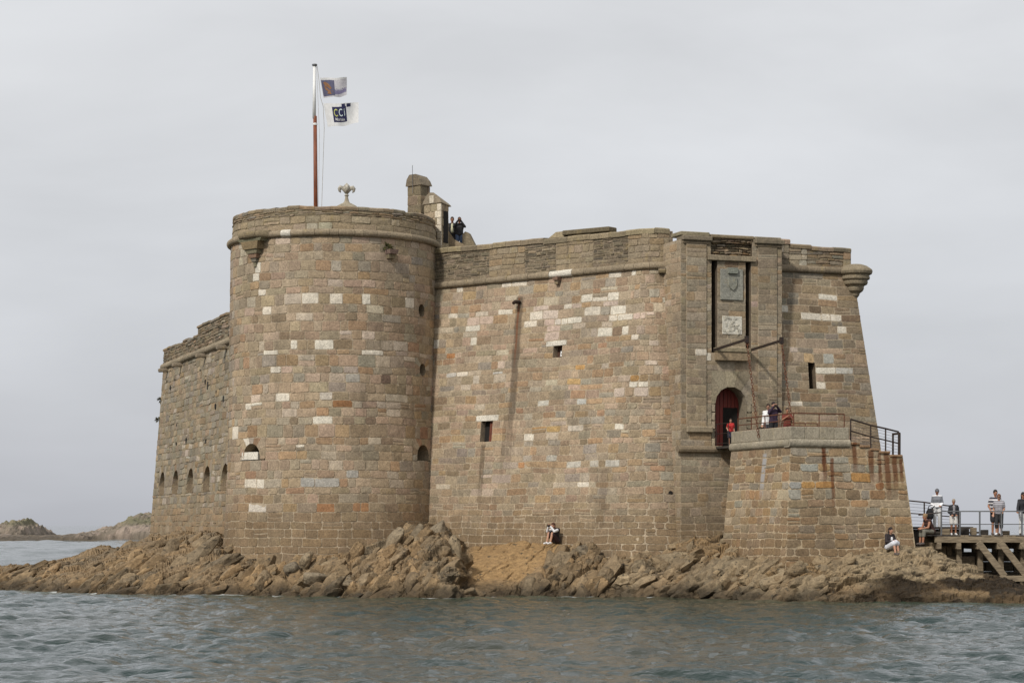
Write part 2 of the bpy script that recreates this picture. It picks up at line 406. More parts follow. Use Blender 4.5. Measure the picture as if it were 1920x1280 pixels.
def outline(kind, sc_, hw, z0, zt, n=10):
    """opening outline in (s, z), counter-clockwise from the lower right; arch: straight jambs + half-round head, round: full ellipse, rect"""
    if kind == 'rect': return [(sc_+hw, z0), (sc_+hw, zt), (sc_-hw, zt), (sc_-hw, z0)]
    if kind == 'arch':
        zs_ = max(z0, zt-hw)
        return [(sc_+hw, z0)]+[(sc_+hw*math.cos(math.pi*k/n), zs_+(zt-zs_)*math.sin(math.pi*k/n)) for k in range(n+1)]+[(sc_-hw, z0)]
    zc = (z0+zt)/2
    return [(sc_+hw*math.cos(2*math.pi*k/(2*n)), zc+(zt-z0)/2*math.sin(2*math.pi*k/(2*n))) for k in range(2*n)]
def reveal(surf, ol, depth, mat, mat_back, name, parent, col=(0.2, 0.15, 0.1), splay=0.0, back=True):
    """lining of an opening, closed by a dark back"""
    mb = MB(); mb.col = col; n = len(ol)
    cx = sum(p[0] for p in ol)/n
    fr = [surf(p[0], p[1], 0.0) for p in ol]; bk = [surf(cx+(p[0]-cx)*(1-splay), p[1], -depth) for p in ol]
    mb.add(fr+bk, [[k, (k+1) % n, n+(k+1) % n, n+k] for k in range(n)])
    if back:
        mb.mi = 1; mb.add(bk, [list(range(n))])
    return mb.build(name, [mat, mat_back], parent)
def surround(W, rect, kind, sc_, hw, z0, zt, n, pal, rg):
    """wedge-shaped blocks between an opening and the rectangle cut for it in the coursed wall"""
    a, b, c, d = rect
    ol = outline(kind, sc_, hw, z0, zt, n)
    zs_ = max(z0, zt-hw) if kind == 'arch' else (z0+zt)/2
    def hit(ang):
        dx, dz = math.cos(ang), math.sin(ang); t = 1e9
        if dx > 1e-6: t = min(t, (b-sc_)/dx)
        if dx < -1e-6: t = min(t, (a-sc_)/dx)
        if dz > 1e-6: t = min(t, (d-zs_)/dz)
        if dz < -1e-6: t = min(t, (c-zs_)/dz)
        return (sc_+dx*t, zs_+dz*t)
    corners = [math.atan2(d-zs_, b-sc_), math.atan2(d-zs_, a-sc_), math.atan2(c-zs_, a-sc_), math.atan2(c-zs_, b-sc_)]
    rng = (0, math.pi) if kind == 'arch' else (0, 2*math.pi)
    nb = n if kind == 'arch' else 2*n
    for k in range(nb):
        A = rng[0]+(rng[1]-rng[0])*k/nb; B = rng[0]+(rng[1]-rng[0])*(k+1)/nb
        hz = (zt-zs_)
        i0 = (sc_+hw*math.cos(A), zs_+hz*math.sin(A)); i1 = (sc_+hw*math.cos(B), zs_+hz*math.sin(B))
        o0, o1 = hit(A), hit(B); pl = [i0, o0]
        for q in corners:
            q2 = q % (2*math.pi)
            if A < q2 < B:
                pl.append((b if math.cos(q2) > 0 else a, d if math.sin(q2) > 0 else c))
        pl += [o1, i1]
        W.wedge(pl, pick(pal, rg))
    if kind == 'arch' and zs_-z0 > 0.05:   # jamb blocks
        for (x0, x1) in ((a, sc_-hw), (sc_+hw, b)):
            if x1-x0 < 0.04: continue
            nj = max(1, round((zs_-z0)/0.32))
            for q in range(nj): W.block(x0, x1, z0+(zs_-z0)*q/nj, z0+(zs_-z0)*(q+1)/nj, pick(pal, rg), recess=0.2)
    if kind == 'arch' and z0-c > 0.03: W.block(a, b, c, z0, pick(pal, rg), recess=0.2)
    return ol
def cordon(surf, s0, s1, zc, r, mat, parent, rg, ln=0.5, d0=0.05, pale=(), colour=(0.255, 0.205, 0.14)):
    """half-round string course, stone by stone"""
    x = s0
    while x < s1-0.05:
        nx = min(s1, x+ln*rg.uniform(0.7, 1.35))
        if s1-nx < 0.2: nx = s1
        mb = MB(); j = rg.uniform(0.85, 1.12); mb.col = tuple(c*j for c in colour)
        q = proj(surf((x+nx)/2, zc, 0))
        if any(abs(q[0]-p) < 0.55*abs(proj(surf(nx, zc, 0))[0]-proj(surf(x, zc, 0))[0])+1 for p in pale): mb.col = (0.58, 0.54, 0.46)
        rr = r*rg.uniform(0.95, 1.05); pts = []; nseg = 3
        for i in range(nseg+1):
            sx = x+0.006+(nx-x-0.012)*i/nseg
            for k in range(10):
                a = -math.pi*0.62+math.pi*1.24*k/9
                pts.append(surf(sx, zc+rr*math.sin(a), d0+rr*math.cos(a)-0.02))
        mb.grid(pts, 10, nseg+1)
        mb.f.append([k for k in range(10)]); mb.m.append(0); mb.f.append([nseg*10+k for k in range(10)][::-1]); mb.m.append(0)
        mb.build('cordon_stone', mat, parent, smooth=False); x = nx
def coping(surf, s0, s1, ztop, h, depth, mat, parent, rg, ln=0.8, over=0.04, pal=PAL_DARK, name='coping_stone', jit=0.03):
    """capping blocks along a wall head; ztop(s)"""
    x = s0
    while x < s1-0.05:
        nx = min(s1, x+ln*rg.uniform(0.7, 1.4))
        if s1-nx < 0.3: nx = s1
        mb = MB(); mb.col = pick(pal, rg); zt = rg.uniform(-jit, jit)
        pts = []
        for i in range(3):
            sx = x+0.006+(nx-x-0.012)*i/2; z = ztop(sx)+zt+rg.uniform(-jit, jit)*0.4
            for (d, dz) in ((over, -h), (over+0.01, -0.05), (over-0.05, 0.0), (-depth*0.5, 0.03), (-depth, -0.02), (-depth, -h)):
                pts.append(surf(sx, z+dz, d))
        mb.grid(pts, 6, 3, closed=True)
        mb.f.append(list(range(6))); mb.m.append(0); mb.f.append([12+k for k in range(6)][::-1]); mb.m.append(0)
        mb.build(name, mat, parent); x = nx

# ------------------------------------------------------------------ plan of the fort (metres; camera at the origin looking along +Y)
TC = Vector((-7.74, 93.0))                       # tower centre
UA = R(20); U = Vector((math.cos(UA), math.sin(UA))); V_ = Vector((math.sin(UA), -math.cos(UA)))   # along / out of the gate front
GO = Vector((6.59, 83.4))                        # left corner of the gate front
def tower_r(z):
    zs = [0.0, 1.2, 2.2, 3.6, 5.5, 9.0, 14.8, 17]; rs = [5.02, 4.90, 4.78, 4.69, 4.62, 4.55, 4.48, 4.46]
    return float(np.interp(z, zs, rs))
def surf_tower(s, z, d):
    a = s/4.5; r = tower_r(z)+d
    return Vector((TC.x+r*math.sin(a), TC.y-r*math.cos(a), z))
# curtain: straight, then a rounded end that turns back to the gate
CS = Vector((-4.09, 92.84)); CA = Vector((5.13, 85.15)); CD = (CA-CS).normalized(); CL = (CA-CS).length
CH0 = math.atan2(CD.y, CD.x); CTURN = R(30)-CH0; CARC = CTURN*1.0
CC = CA+Vector((-CD.y, CD.x))*1.0
def curtain_plan(s):
    if s <= CL: p = CS+CD*s; h = CH0
    else:
        h = CH0+min((s-CL)/1.0, CTURN+0.3); p = CC+Vector((math.sin(h), -math.cos(h)))
    return p, Vector((math.sin(h), -math.cos(h)))
Z_CORD = 13.05
def surf_curtain(s, z, d):
    p, n = curtain_plan(s); q = p+n*(max(0, Z_CORD-z)*0.12+d)
    return Vector((q.x, q.y, z))
def gate_t(px): k = (px-960)/FPX; return (GO.y*k-GO.x)/(U.x-U.y*k)
def surf_gate(s, z, d):
    q = GO+U*s+V_*d; return Vector((q.x, q.y, z))
def surf_gside(s, z, d):                         # left cheek of the gate block, s from back (-2) to front (0)
    q = GO+V_*s-U*d; return Vector((q.x, q.y, z))
RO = GO+U*4.415-V_*0.8; RLEN = 3.65
def surf_right(s, z, d):
    q = RO+U*s+V_*(max(0, Z_CORD-z)*0.12+d); return Vector((q.x, q.y, z))
FD = Vector((-0.331, 0.944)); FO = Vector((-7.5, 96.0)); FLEN = 46.3
def surf_flank(s, z, d):                         # s = 0 at the far end, FLEN at the tower
    q = FO+FD*(FLEN-s)+Vector((-0.944, -0.331))*(max(0, Z_CORD-z)*0.08+d); return Vector((q.x, q.y, z))
K = Vector((10.18, 78.0))                        # front corner of the landing platform
def plat_t(px): k = (px-960)/FPX; return (K.y*k-K.x)/(U.x-U.y*k)
PTOP = ZP(799, 78.0); PB = 0.10
def surf_pfront(s, z, d):
    q = K+U*s+V_*((PTOP-0.75-min(z, PTOP-0.75))*PB+d); return Vector((q.x, q.y, z))
PL = 4.95
def surf_pleft(s, z, d):                         # s = 0 at the gate end, PL at the corner
    q = K-V_*(PL-s)-U*((PTOP-0.75-min(z, PTOP-0.75))*PB+d); return Vector((q.x, q.y, z))

# ------------------------------------------------------------------ rock shore
# columns of the terrain: picture column -> [(depth, height) ...] from the water to behind the walls
def col_pts(shore, *pts):
    """steep front: ys = waterline depth; pts = (picture row, metres behind the waterline)"""
    ys = ZC*FPX/(shore-HOR)
    out = [(ys-5.0, -1.5), (ys-0.7, -0.45), (ys, 0.0)]
    for (py, dy) in pts: out.append((ys+dy, ZP(py, ys+dy)))
    return out
COLS = {
 -420: [(60, -1.5), (84, -1.45), (90, -1.45), (150, -1.5)],
 -160: col_pts(1101, (1090, 0.9), (1080, 2.2), (1074, 4.0), (1104, 8.0))+[(114, -1.2), (150, -1.5)],
 0:   col_pts(1104, (1088, 1.0), (1072, 3.0), (1060, 6.0), (1066, 8.5))+[(108, -0.6), (114, -1.5), (150, -1.5)],
 60:  col_pts(1107, (1088, 1.2), (1068, 3.6), (1057, 7.5), (1066, 10.0))+[(108, -0.8), (115, -1.5), (150, -1.5)],
 130: col_pts(1110, (1088, 1.2), (1066, 4.0), (1050, 8.5), (1050, 11.5))+[(110, -0.4), (118, -1.5), (150, -1.5)],
 190: col_pts(1112, (1088, 1.2), (1062, 4.0), (1036, 10.0), (1022, 16.0))+[(112, 0.3), (124, -1.2), (150, -1.5)],
 230: col_pts(1113, (1086, 1.2), (1056, 4.0), (1030, 10.0), (1028, 18.0))+[(118, 0.6), (130, -0.9), (150, -1.5)],
 285: col_pts(1114, (1086, 1.1), (1054, 3.6), (1024, 10.0), (1005, 25.0))+[(128, 1.9), (142, 1.9), (150, 1.6)],
 350: col_pts(1114, (1082, 1.1), (1048, 3.4), (1020, 9.0), (1000, 22.0))+[(122, 2.1), (150, 2.1)],
 405: col_pts(1115, (1080, 1.1), (1046, 3.0), (1018, 8.0), (1000, 20.0))+[(120, 2.2), (150, 2.1)],
 440: col_pts(1115, (1080, 1.0), (1056, 2.4), (1048, 4.2), (1050, 6.0))+[(112, 1.9), (150, 2.0)],
 520: col_pts(1116, (1086, 0.9), (1062, 2.2), (1058, 4.0), (1056, 6.0))+[(95, 1.2), (150, 2.0)],
 560: col_pts(1116, (1082, 0.9), (1054, 2.2), (1050, 4.0), (1054, 6.0))+[(95, 1.2), (150, 2.0)],
 600: col_pts(1117, (1082, 0.9), (1050, 2.4), (1046, 4.0), (1050, 6.0))+[(95, 1.3), (150, 2.0)],
 660: col_pts(1118, (1080, 0.9), (1050, 2.4), (1040, 4.2), (1044, 6.2))+[(95, 1.4), (150, 2.0)],
 710: col_pts(1119, (1076, 1.0), (1042, 2.6), (1030, 4.6), (1020, 6.4))+[(95, 1.8), (150, 2.0)],
 760: col_pts(1120, (1072, 1.0), (1036, 2.6), (1014, 4.8), (994, 6.8))+[(95, 2.3), (150, 2.0)],
 800: col_pts(1121, (1070, 1.0), (1030, 2.4), (1012, 4.6), (988, 7.0))+[(95, 2.4), (150, 2.0)],
 836: col_pts(1121, (1068, 1.0), (1026, 2.4), (1012, 4.8), (990, 7.6))+[(95, 2.4), (150, 2.0)],
 852: col_pts(1121, (1078, 1.2), (1030, 3.0), (1018, 5.4), (1014, 8.0))+[(95, 2.1), (150, 2.0)],
 875: col_pts(1120, (1104, 1.2), (1080, 3.0), (1050, 5.4), (1022, 9.0))+[(95, 2.0), (150, 2.0)],
 960: col_pts(1117, (1095, 0.9), (1062, 2.2), (1036, 3.6), (1016, 5.6))+[(92, 2.0), (150, 2.0)],
 1040: col_pts(1117, (1088, 0.9), (1052, 2.0), (1028, 3.2), (1013, 4.3))+[(90, 2.0), (150, 2.0)],
 1090: col_pts(1118, (1084, 0.9), (1052, 1.9), (1032, 3.0), (1020, 3.9))+[(90, 1.8), (150, 2.0)],
 1140: col_pts(1118, (1084, 0.8), (1056, 1.6), (1046, 2.5), (1042, 3.3))+[(90, 1.6), (150, 2.0)],
 1220: col_pts(1119, (1084, 0.8), (1056, 1.6), (1044, 2.4), (1038, 3.1))+[(90, 1.7), (150, 2.0)],
 1290: col_pts(1121, (1082, 0.8), (1050, 1.8), (1026, 2.8), (1010, 3.8))+[(90, 2.1), (150, 2.0)],
 1350: col_pts(1123, (1086, 0.7), (1056, 1.6), (1030, 3.0), (1006, 4.4))+[(90, 2.2), (150, 2.0)],
 1420: col_pts(1125, (1090, 0.5), (1064, 1.0), (1052, 1.6), (1046, 2.1))+[(90, 1.9), (150, 2.0)],
 1490: col_pts(1127, (1092, 0.45), (1066, 0.8), (1058, 1.1), (1054, 1.5))+[(84, 1.9), (150, 2.0)],
 1560: col_pts(1128, (1094, 0.6), (1062, 1.3), (1048, 1.9), (1042, 2.4))+[(84, 2.0), (150, 2.0)],
 1640: col_pts(1128, (1096, 0.8), (1060, 1.7), (1034, 2.6), (1020, 3.2))+[(84, 2.1), (150, 2.0)],
 1690: col_pts(1129, (1098, 0.8), (1062, 1.8), (1032, 2.9), (1016, 3.9))+[(81, 2.0), (84, 1.0), (150, -1.5)],
 1750: col_pts(1129, (1102, 0.8), (1068, 1.9), (1042, 3.0), (1026, 4.0))+[(81.5, 1.3), (84, 0.2), (150, -1.5)],
 1830: col_pts(1129, (1108, 0.9), (1088, 2.0), (1072, 3.0), (1062, 4.0))+[(81.5, 0.4), (84, -0.6), (150, -1.5)],
 1920: col_pts(1130, (1118, 0.9), (1108, 2.0), (1100, 3.0), (1097, 4.0))+[(81, 0.0), (84, -0.8), (150, -1.5)],
 2080: col_pts(1131, (1126, 0.9), (1122, 2.0), (1119, 3.0), (1119, 4.0))+[(81, -0.2), (84, -1.2), (150, -1.5)],
 2500: [(60, -1.5), (84, -1.45), (90, -1.45), (150, -1.5)],
}
def base_height(x, y):
    px = 960+FPX*x/y; keys = sorted(COLS); h = np.full(x.shape, -1.5)
    hs = {}
    for k in keys:
        a = np.array(COLS[k]); hs[k] = np.interp(y, a[:, 0], a[:, 1], left=-1.5, right=a[-1, 1])
    for k0, k1 in zip(keys[:-1], keys[1:]):
        m = (px >= k0) & (px < k1); f = sstep(k0, k1, px)*0.5+0.5*np.clip((px-k0)/(k1-k0), 0, 1)
        h = np.where(m, hs[k0]*(1-f)+hs[k1]*f, h)
    return h, px
def rock_base(NC, NR):
    """smooth body of the shore: NC columns, NR rows by length along the slope"""
    keys = sorted(COLS); prof = []
    for k in keys:
        a = np.array(COLS[k], float); dl = np.hypot(np.diff(a[:, 0])*np.where(a[1:, 0] > 100, 0.25, 0.55), np.diff(a[:, 1])*1.3); dl[0] *= 0.35
        if a[-1, 0] == 150: dl[-1] *= 0.35
        t = np.concatenate([[0], np.cumsum(dl)]); t /= t[-1]; u = np.linspace(0, 1, NR)
        prof.append(np.stack([np.interp(u, t, a[:, 0]), np.interp(u, t, a[:, 1])], -1))
    prof = np.array(prof); px = np.linspace(-330, 2200, NC); out = np.zeros((NR, NC, 2))
    for i, p in enumerate(px):
        j = min(max(np.searchsorted(keys, p)-1, 0), len(keys)-2); f = (p-keys[j])/(keys[j+1]-keys[j]); f = 0.5*f+0.5*f*f*(3-2*f); out[:, i] = prof[j]*(1-f)+prof[j+1]*f
    Y = out[..., 0]; return px[None, :]*np.ones_like(Y), (px[None, :]-960)/FPX*Y, Y, out[..., 1]
def rock_relief(PXg, X, Y, Z):
    pyb = HOR-FPX*(Z-ZC)/Y; slab = sstep(868, 895, PXg)*sstep(18, -18, PXg-(962+1.15*(1117-pyb))); pitted = sstep(1500, 1640, PXg); left = sstep(520, 380, PXg)
    bould = sstep(690, 730, PXg)*sstep(885, 855, PXg); lump = sstep(1150, 1230, PXg)*(1-pitted)
    live = sstep(-1.2, -0.2, Z)
    q = Z*1.15+0.30*(Y-80)                       # way up the face
    wx = X+0.45*(fbm(X*0.5, q*0.6, 5)-0.5)*2; wq = q+0.40*(fbm(X*0.5+40, q*0.6, 6)-0.5)*2
    def axes(th): return wx*math.sin(th)-wq*math.cos(th), wx*math.cos(th)+wq*math.sin(th)     # across / along the beds
    AX = [axes(R(36)), axes(R(56)), axes(R(24))]; wl = left; wr = np.clip(lump*0.9+pitted, 0, 1); wm = np.clip(1-wl-wr, 0, 1)
    a, b = AX[1]
    def beds(sa, sb, seed, amp, crack, wdt=0.14):
        tot = 0
        for (a_, b_), w_ in zip(AX, (wl, wm, wr)):
            f1, f2, idh, ox, oy = worley(a_*sa, b_*sb, seed); e_ = f2-f1
            h2 = _hash(np.floor(idh*9973), np.floor(idh*3331), seed+5)
            tot = tot+w_*((idh-0.5)*amp*1.1+(ox*(0.6+1.1*h2)-oy*0.5)*amp+0.30*amp*(sstep(0, 0.35, e_)-0.6)-crack*(1-sstep(0.0, wdt, e_)))
        return tot
    smooth_ = (1-0.86*slab)*(1-0.70*pitted)
    D = beds(0.85, 0.40, 31, 0.42, 0.18, 0.10)*(0.85+0.35*bould-0.25*left)+beds(2.0, 0.85, 47, 0.24, 0.16, 0.13)+beds(4.6, 1.9, 59, 0.10, 0.075, 0.17)
    D = D*live*smooth_*(0.42+0.3*pitted)
    D = D+live*(1-0.7*slab)*(0.10*(fbm(X*1.7, q*2.2, 71, 4)-0.5)+0.05*(fbm(X*6, q*7, 73, 3)-0.5))
    cr = np.abs(((a*1.5+0.45*fbm(X*0.8, q*0.8, 12)) % 1.0)-0.5)             # long slanting cracks on the smooth slab
    D = D-slab*live*0.16*(1-sstep(0.0, 0.07, cr))*sstep(0.36, 0.46, fbm(X*0.6, q*0.8, 14))+slab*live*0.22*(fbm(a*1.4, b*0.5, 16, 3)-0.5)
    ld = np.abs(((q*1.25+0.10*X+0.9*fbm(X*0.35, q*0.5, 21, 3)) % 1.0)-0.5)  # wavy ledges of the pitted rock
    D = D-pitted*live*0.13*(1-sstep(0.0, 0.08, ld))+pitted*live*0.20*(fbm(X*0.8, q*1.4, 15, 4)-0.5)
    f1, f2, idh, ox, oy = worley(X*1.6+0.6*fbm(X*3, q*3, 3), q*3.4, 91)
    cl = sstep(0.40, 0.48, fbm(X*0.55, q*1.1, 95, 3))
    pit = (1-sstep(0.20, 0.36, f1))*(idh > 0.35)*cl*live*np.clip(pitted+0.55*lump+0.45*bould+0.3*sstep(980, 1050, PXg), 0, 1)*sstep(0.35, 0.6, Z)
    D = D-0.12*pit
    return D, dict(slab=slab, pitted=pitted, left=left, bould=bould, pit=pit)

def rock_material():
    m, t, b = new_mat('shore_rock')
    at = N(t, 'ShaderNodeAttribute', attribute_name='col'); g = N(t, 'ShaderNodeNewGeometry'); pos = g.outputs['Position']
    fine = noise(t, pos, 18.0, 4.0, 0.75); mid = noise(t, pos, 5.0, 6.0, 0.68); big = noise(t, pos, 0.7, 4.0, 0.55)
    k = math_(t, 'MULTIPLY', ramp(t, fine, 0.25, 0.75, 0.60, 1.36, False), ramp(t, mid, 0.30, 0.70, 0.55, 1.30, False))
    s_ = N(t, 'ShaderNodeVectorMath', operation='SCALE'); L(t, at.outputs['Color'], s_.inputs[0]); L(t, k, s_.inputs['Scale']); c = s_.outputs[0]
    c = mixc(t, math_(t, 'MULTIPLY', ramp(t, big, 0.5, 0.68), 0.5), c, mixc(t, 0.5, c, (0.29, 0.195, 0.105)))
    lich = noise(t, scaled(t, pos, (1.0, 0.6, 1.5)), 4.2, 5.0, 0.7)
    c = mixc(t, math_(t, 'MULTIPLY', ramp(t, lich, 0.585, 0.64), 0.85), c, (0.05, 0.043, 0.032))
    L(t, c, b.inputs['Base Color']); b.inputs['Roughness'].default_value = 0.85; b.inputs['Specular IOR Level'].default_value = 0.25
    bp = N(t, 'ShaderNodeBump', inp={'Strength': 0.9, 'Distance': 0.11}); L(t, math_(t, 'ADD', mid, math_(t, 'MULTIPLY', fine, 0.35)), bp.inputs['Height']); L(t, bp.outputs[0], b.inputs['Normal'])
    return m
M['rock'] = rock_material()
PXg, X, Y, H = rock_base(1260, 250)
XB, YB, HB = X.copy(), Y.copy(), H.copy()
def grad_n(X, Y, Z):
    du = np.stack([np.gradient(q, axis=1) for q in (X, Y, Z)], -1); dv = np.stack([np.gradient(q, axis=0) for q in (X, Y, Z)], -1)
    n = np.cross(du, dv); return n/np.maximum(np.linalg.norm(n, axis=-1, keepdims=True), 1e-9)
Dr, WT = rock_relief(PXg, X, Y, H)
nr = grad_n(X, Y, H); NB = nr.copy(); nr[..., 2] = np.maximum(nr[..., 2], 0.05)
X = X+nr[..., 0]*Dr; Y = Y+nr[..., 1]*Dr; H = H+nr[..., 2]*Dr
def rock_colour(X, Y, H, PXg, WT):
    col = np.zeros(X.shape+(3,))
    tan = np.array((0.225, 0.157, 0.087)); grey = np.array((0.17, 0.133, 0.086)); och = np.array((0.335, 0.215, 0.10)); pale = np.array((0.31, 0.24, 0.148)); weed = np.array((0.03, 0.02, 0.010)); wet = np.array((0.10, 0.075, 0.045))
    f = fbm(X*0.9, Y*0.9, 201, 4)[..., None]
    col[:] = tan*(1-sstep(0.4, 0.65, f))+grey*sstep(0.4, 0.65, f)
    orange = sstep(0.52, 0.66, fbm(X*0.5+9, Y*0.5, 207, 4))[..., None]
    col = col*(1-0.35*orange)+och*0.35*orange
    s = (WT['slab']*sstep(0.25, 0.7, H))[..., None]; col = col*(1-s)+och*s
    p = (WT['pitted']*sstep(0.3, 0.7, H))[..., None]; col = col*(1-0.85*p)+pale*0.85*p
    lf = WT['left'][..., None]; col = col*(1-0.3*lf)+np.array((0.24, 0.178, 0.11))*0.3*lf
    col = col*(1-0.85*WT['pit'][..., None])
    # tidal zone: dark and wet near the water
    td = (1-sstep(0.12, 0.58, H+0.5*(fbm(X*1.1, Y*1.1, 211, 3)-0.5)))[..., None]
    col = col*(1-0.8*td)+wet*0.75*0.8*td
    wz = (sstep(1590, 1680, PXg)*sstep(0.47, 0.52, fbm(X*0.5, H*2.0+Y*0.3, 221, 4)+0.22*(0.62-H))*sstep(1.2, 0.8, H))[..., None]
    wz2 = (sstep(0.58, 0.64, fbm(X*0.8, H*2.5, 227, 4))*sstep(0.5, 0.2, H)*0.7)[..., None]
    wz = np.clip(wz+wz2, 0, 1); col = col*(1-wz)+weed*wz
    return col, wz[..., 0]
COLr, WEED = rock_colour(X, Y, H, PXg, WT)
H = H+WEED*0.14*(fbm(X*7, H*9, 231, 2)-0.4)
def grid_mesh(name, X, Y, Z, mat, col=None, smooth=True):
    ny, nx = X.shape; me = bpy.data.meshes.new(name)
    v = np.stack([X, Y, Z], -1).reshape(-1, 3)
    i = np.arange(ny*nx).reshape(ny, nx)
    q = np.stack([i[:-1, :-1], i[:-1, 1:], i[1:, 1:], i[1:, :-1]], -1).reshape(-1, 4)
    me.vertices.add(len(v)); me.vertices.foreach_set('co', v.ravel())
    me.loops.add(q.size); me.loops.foreach_set('vertex_index', q.ravel().astype(np.int32))
    me.polygons.add(len(q)); me.polygons.foreach_set('loop_start', np.arange(0, q.size, 4, dtype=np.int32))
    me.polygons.foreach_set('loop_total', np.full(len(q), 4, dtype=np.int32))
    me.polygons.foreach_set('use_smooth', np.full(len(q), smooth))
    me.materials.append(mat); me.update(calc_edges=True)
    a = me.color_attributes.new('col', 'FLOAT_COLOR', 'POINT'); c4 = np.ones((len(v), 4))
    if col is not None: c4[:, :3] = col.reshape(-1, 3)
    a.data.foreach_set('color', c4.ravel())
    o = bpy.data.objects.new(name, me); C.objects.link(o); return o
shore = tag(grid_mesh('rocky_shore', X, Y, H, M['rock'], COLr, smooth=False), kind='structure')
_pp = 960+FPX*X/Y; _py = HOR-FPX*(H-ZC)/Y
def rock_at(px, Yd):
    """ground point of the shore near a picture column at a depth"""
    d = (_pp-px)**2*0.02+(Y-Yd)**2*4; k = np.unravel_index(np.argmin(np.where(H > -1, d, 1e9)), d.shape)
    return Vector((PX(px, Yd), Yd, float(H[k])))

# loose and upstanding blocks on the shore
def boulder(c, size, seed, rot=0.0, lean=0.0, col=(0.27, 0.2, 0.115), planes=16, sub=4, rnd_=0.09):
    rg = rnd(seed); bm = bmesh.new(); bmesh.ops.create_icosphere(bm, subdivisions=sub, radius=1.0)
    P_ = []
    for _ in range(planes):
        n = Vector((rg.gauss(0, 1), rg.gauss(0, 1), rg.gauss(0, 1))).normalized(); P_.append((n, rg.uniform(0.66, 1.0)))
    co = np.array([v.co[:] for v in bm.verts]); pn = np.array([p[0][:] for p in P_]); pd = np.array([p[1] for p in P_])
    dots = co@pn.T; r_ = np.where(dots > 0.05, pd/np.maximum(dots, 0.05), 9.0)
    r1 = -np.log(np.exp(-r_*14).sum(1)+math.exp(-14*1.15))/14
    q = co*r1[:, None]
    nz = fbm(q[:, 0]*2+seed, q[:, 1]*2+q[:, 2]*1.3, seed, 4)-0.5; nz2 = np.abs(fbm(q[:, 0]*1.1+q[:, 2]+seed, q[:, 1]*1.4-q[:, 2], seed+3, 3)-0.5)
    q = q*(1+rnd_*2*nz-0.10*(1-sstep(0.0, 0.035, nz2)))[:, None]
    mb = MB(); Mx = Matrix.Rotation(rot, 3, 'Z')@Matrix.Rotation(lean, 3, 'Y')
    vs = [Vector(c)+Mx@Vector((p[0]*size[0], p[1]*size[1], p[2]*size[2])) for p in q]
    mb.col = col; bm.verts.index_update()
    mb.add(vs, [[v.index for v in f.verts] for f in bm.faces]); bm.free()
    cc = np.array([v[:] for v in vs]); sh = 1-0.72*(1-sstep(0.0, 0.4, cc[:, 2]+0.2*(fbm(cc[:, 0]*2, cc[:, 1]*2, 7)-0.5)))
    f5, f6, ih, _, _ = worley(cc[:, 0]*2.3, cc[:, 2]*2.6+cc[:, 1], seed+9)
    pk = 1-0.8*(1-sstep(0.12, 0.26, f5))*(ih > 0.72)
    mb.c = [tuple(ch*a*p for ch in col) for a, p in zip(sh, pk)]
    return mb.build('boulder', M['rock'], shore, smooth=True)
bl = [  # px, py (centre), depth, half sizes, lean
 (840, 1062, 82.9, (0.66, 0.9, 1.12), 0.22), (803, 1056, 82.9, (0.50, 0.7, 0.55), 0.35), (742, 1012, 85.4, (0.30, 0.6, 0.72), 0.62), (778, 1006, 85.9, (0.28, 0.5, 0.62), 0.6),
 (822, 1000, 86.6, (0.34, 0.6, 0.60), 0.55), (572, 1056, 84.3, (0.24, 0.5, 0.50), 0.5), (548, 1066, 83.9, (0.30, 0.5, 0.40), 0.55), (618, 1062, 84.0, (0.46, 0.6, 0.26), 0.1), (588, 1084, 82.9, (0.55, 0.5, 0.28), 0.1),
 (882, 1110, 80.9, (0.34, 0.35, 0.22), 0.0), (864, 1112, 80.7, (0.18, 0.3, 0.2), 0.2), (1098, 1040, 84.6, (0.60, 0.6, 0.34), 0.25), (655, 1092, 82.4, (0.5, 0.5, 0.26), 0.2), (700, 1060, 83.9, (0.42, 0.5, 0.34), 0.3),
]
for i, (px, py, Yd, sz, ln) in enumerate(bl):
    rg = rnd(900+i); j = rg.uniform(0.85, 1.15)
    cl_ = lerp3((0.25, 0.19, 0.115), (0.22, 0.18, 0.125), rg.random())
    boulder(P3(px, py, Yd), sz, 300+i*7, rot=rg.uniform(-0.3, 0.3), lean=ln, col=tuple(c*j for c in cl_), sub=4)
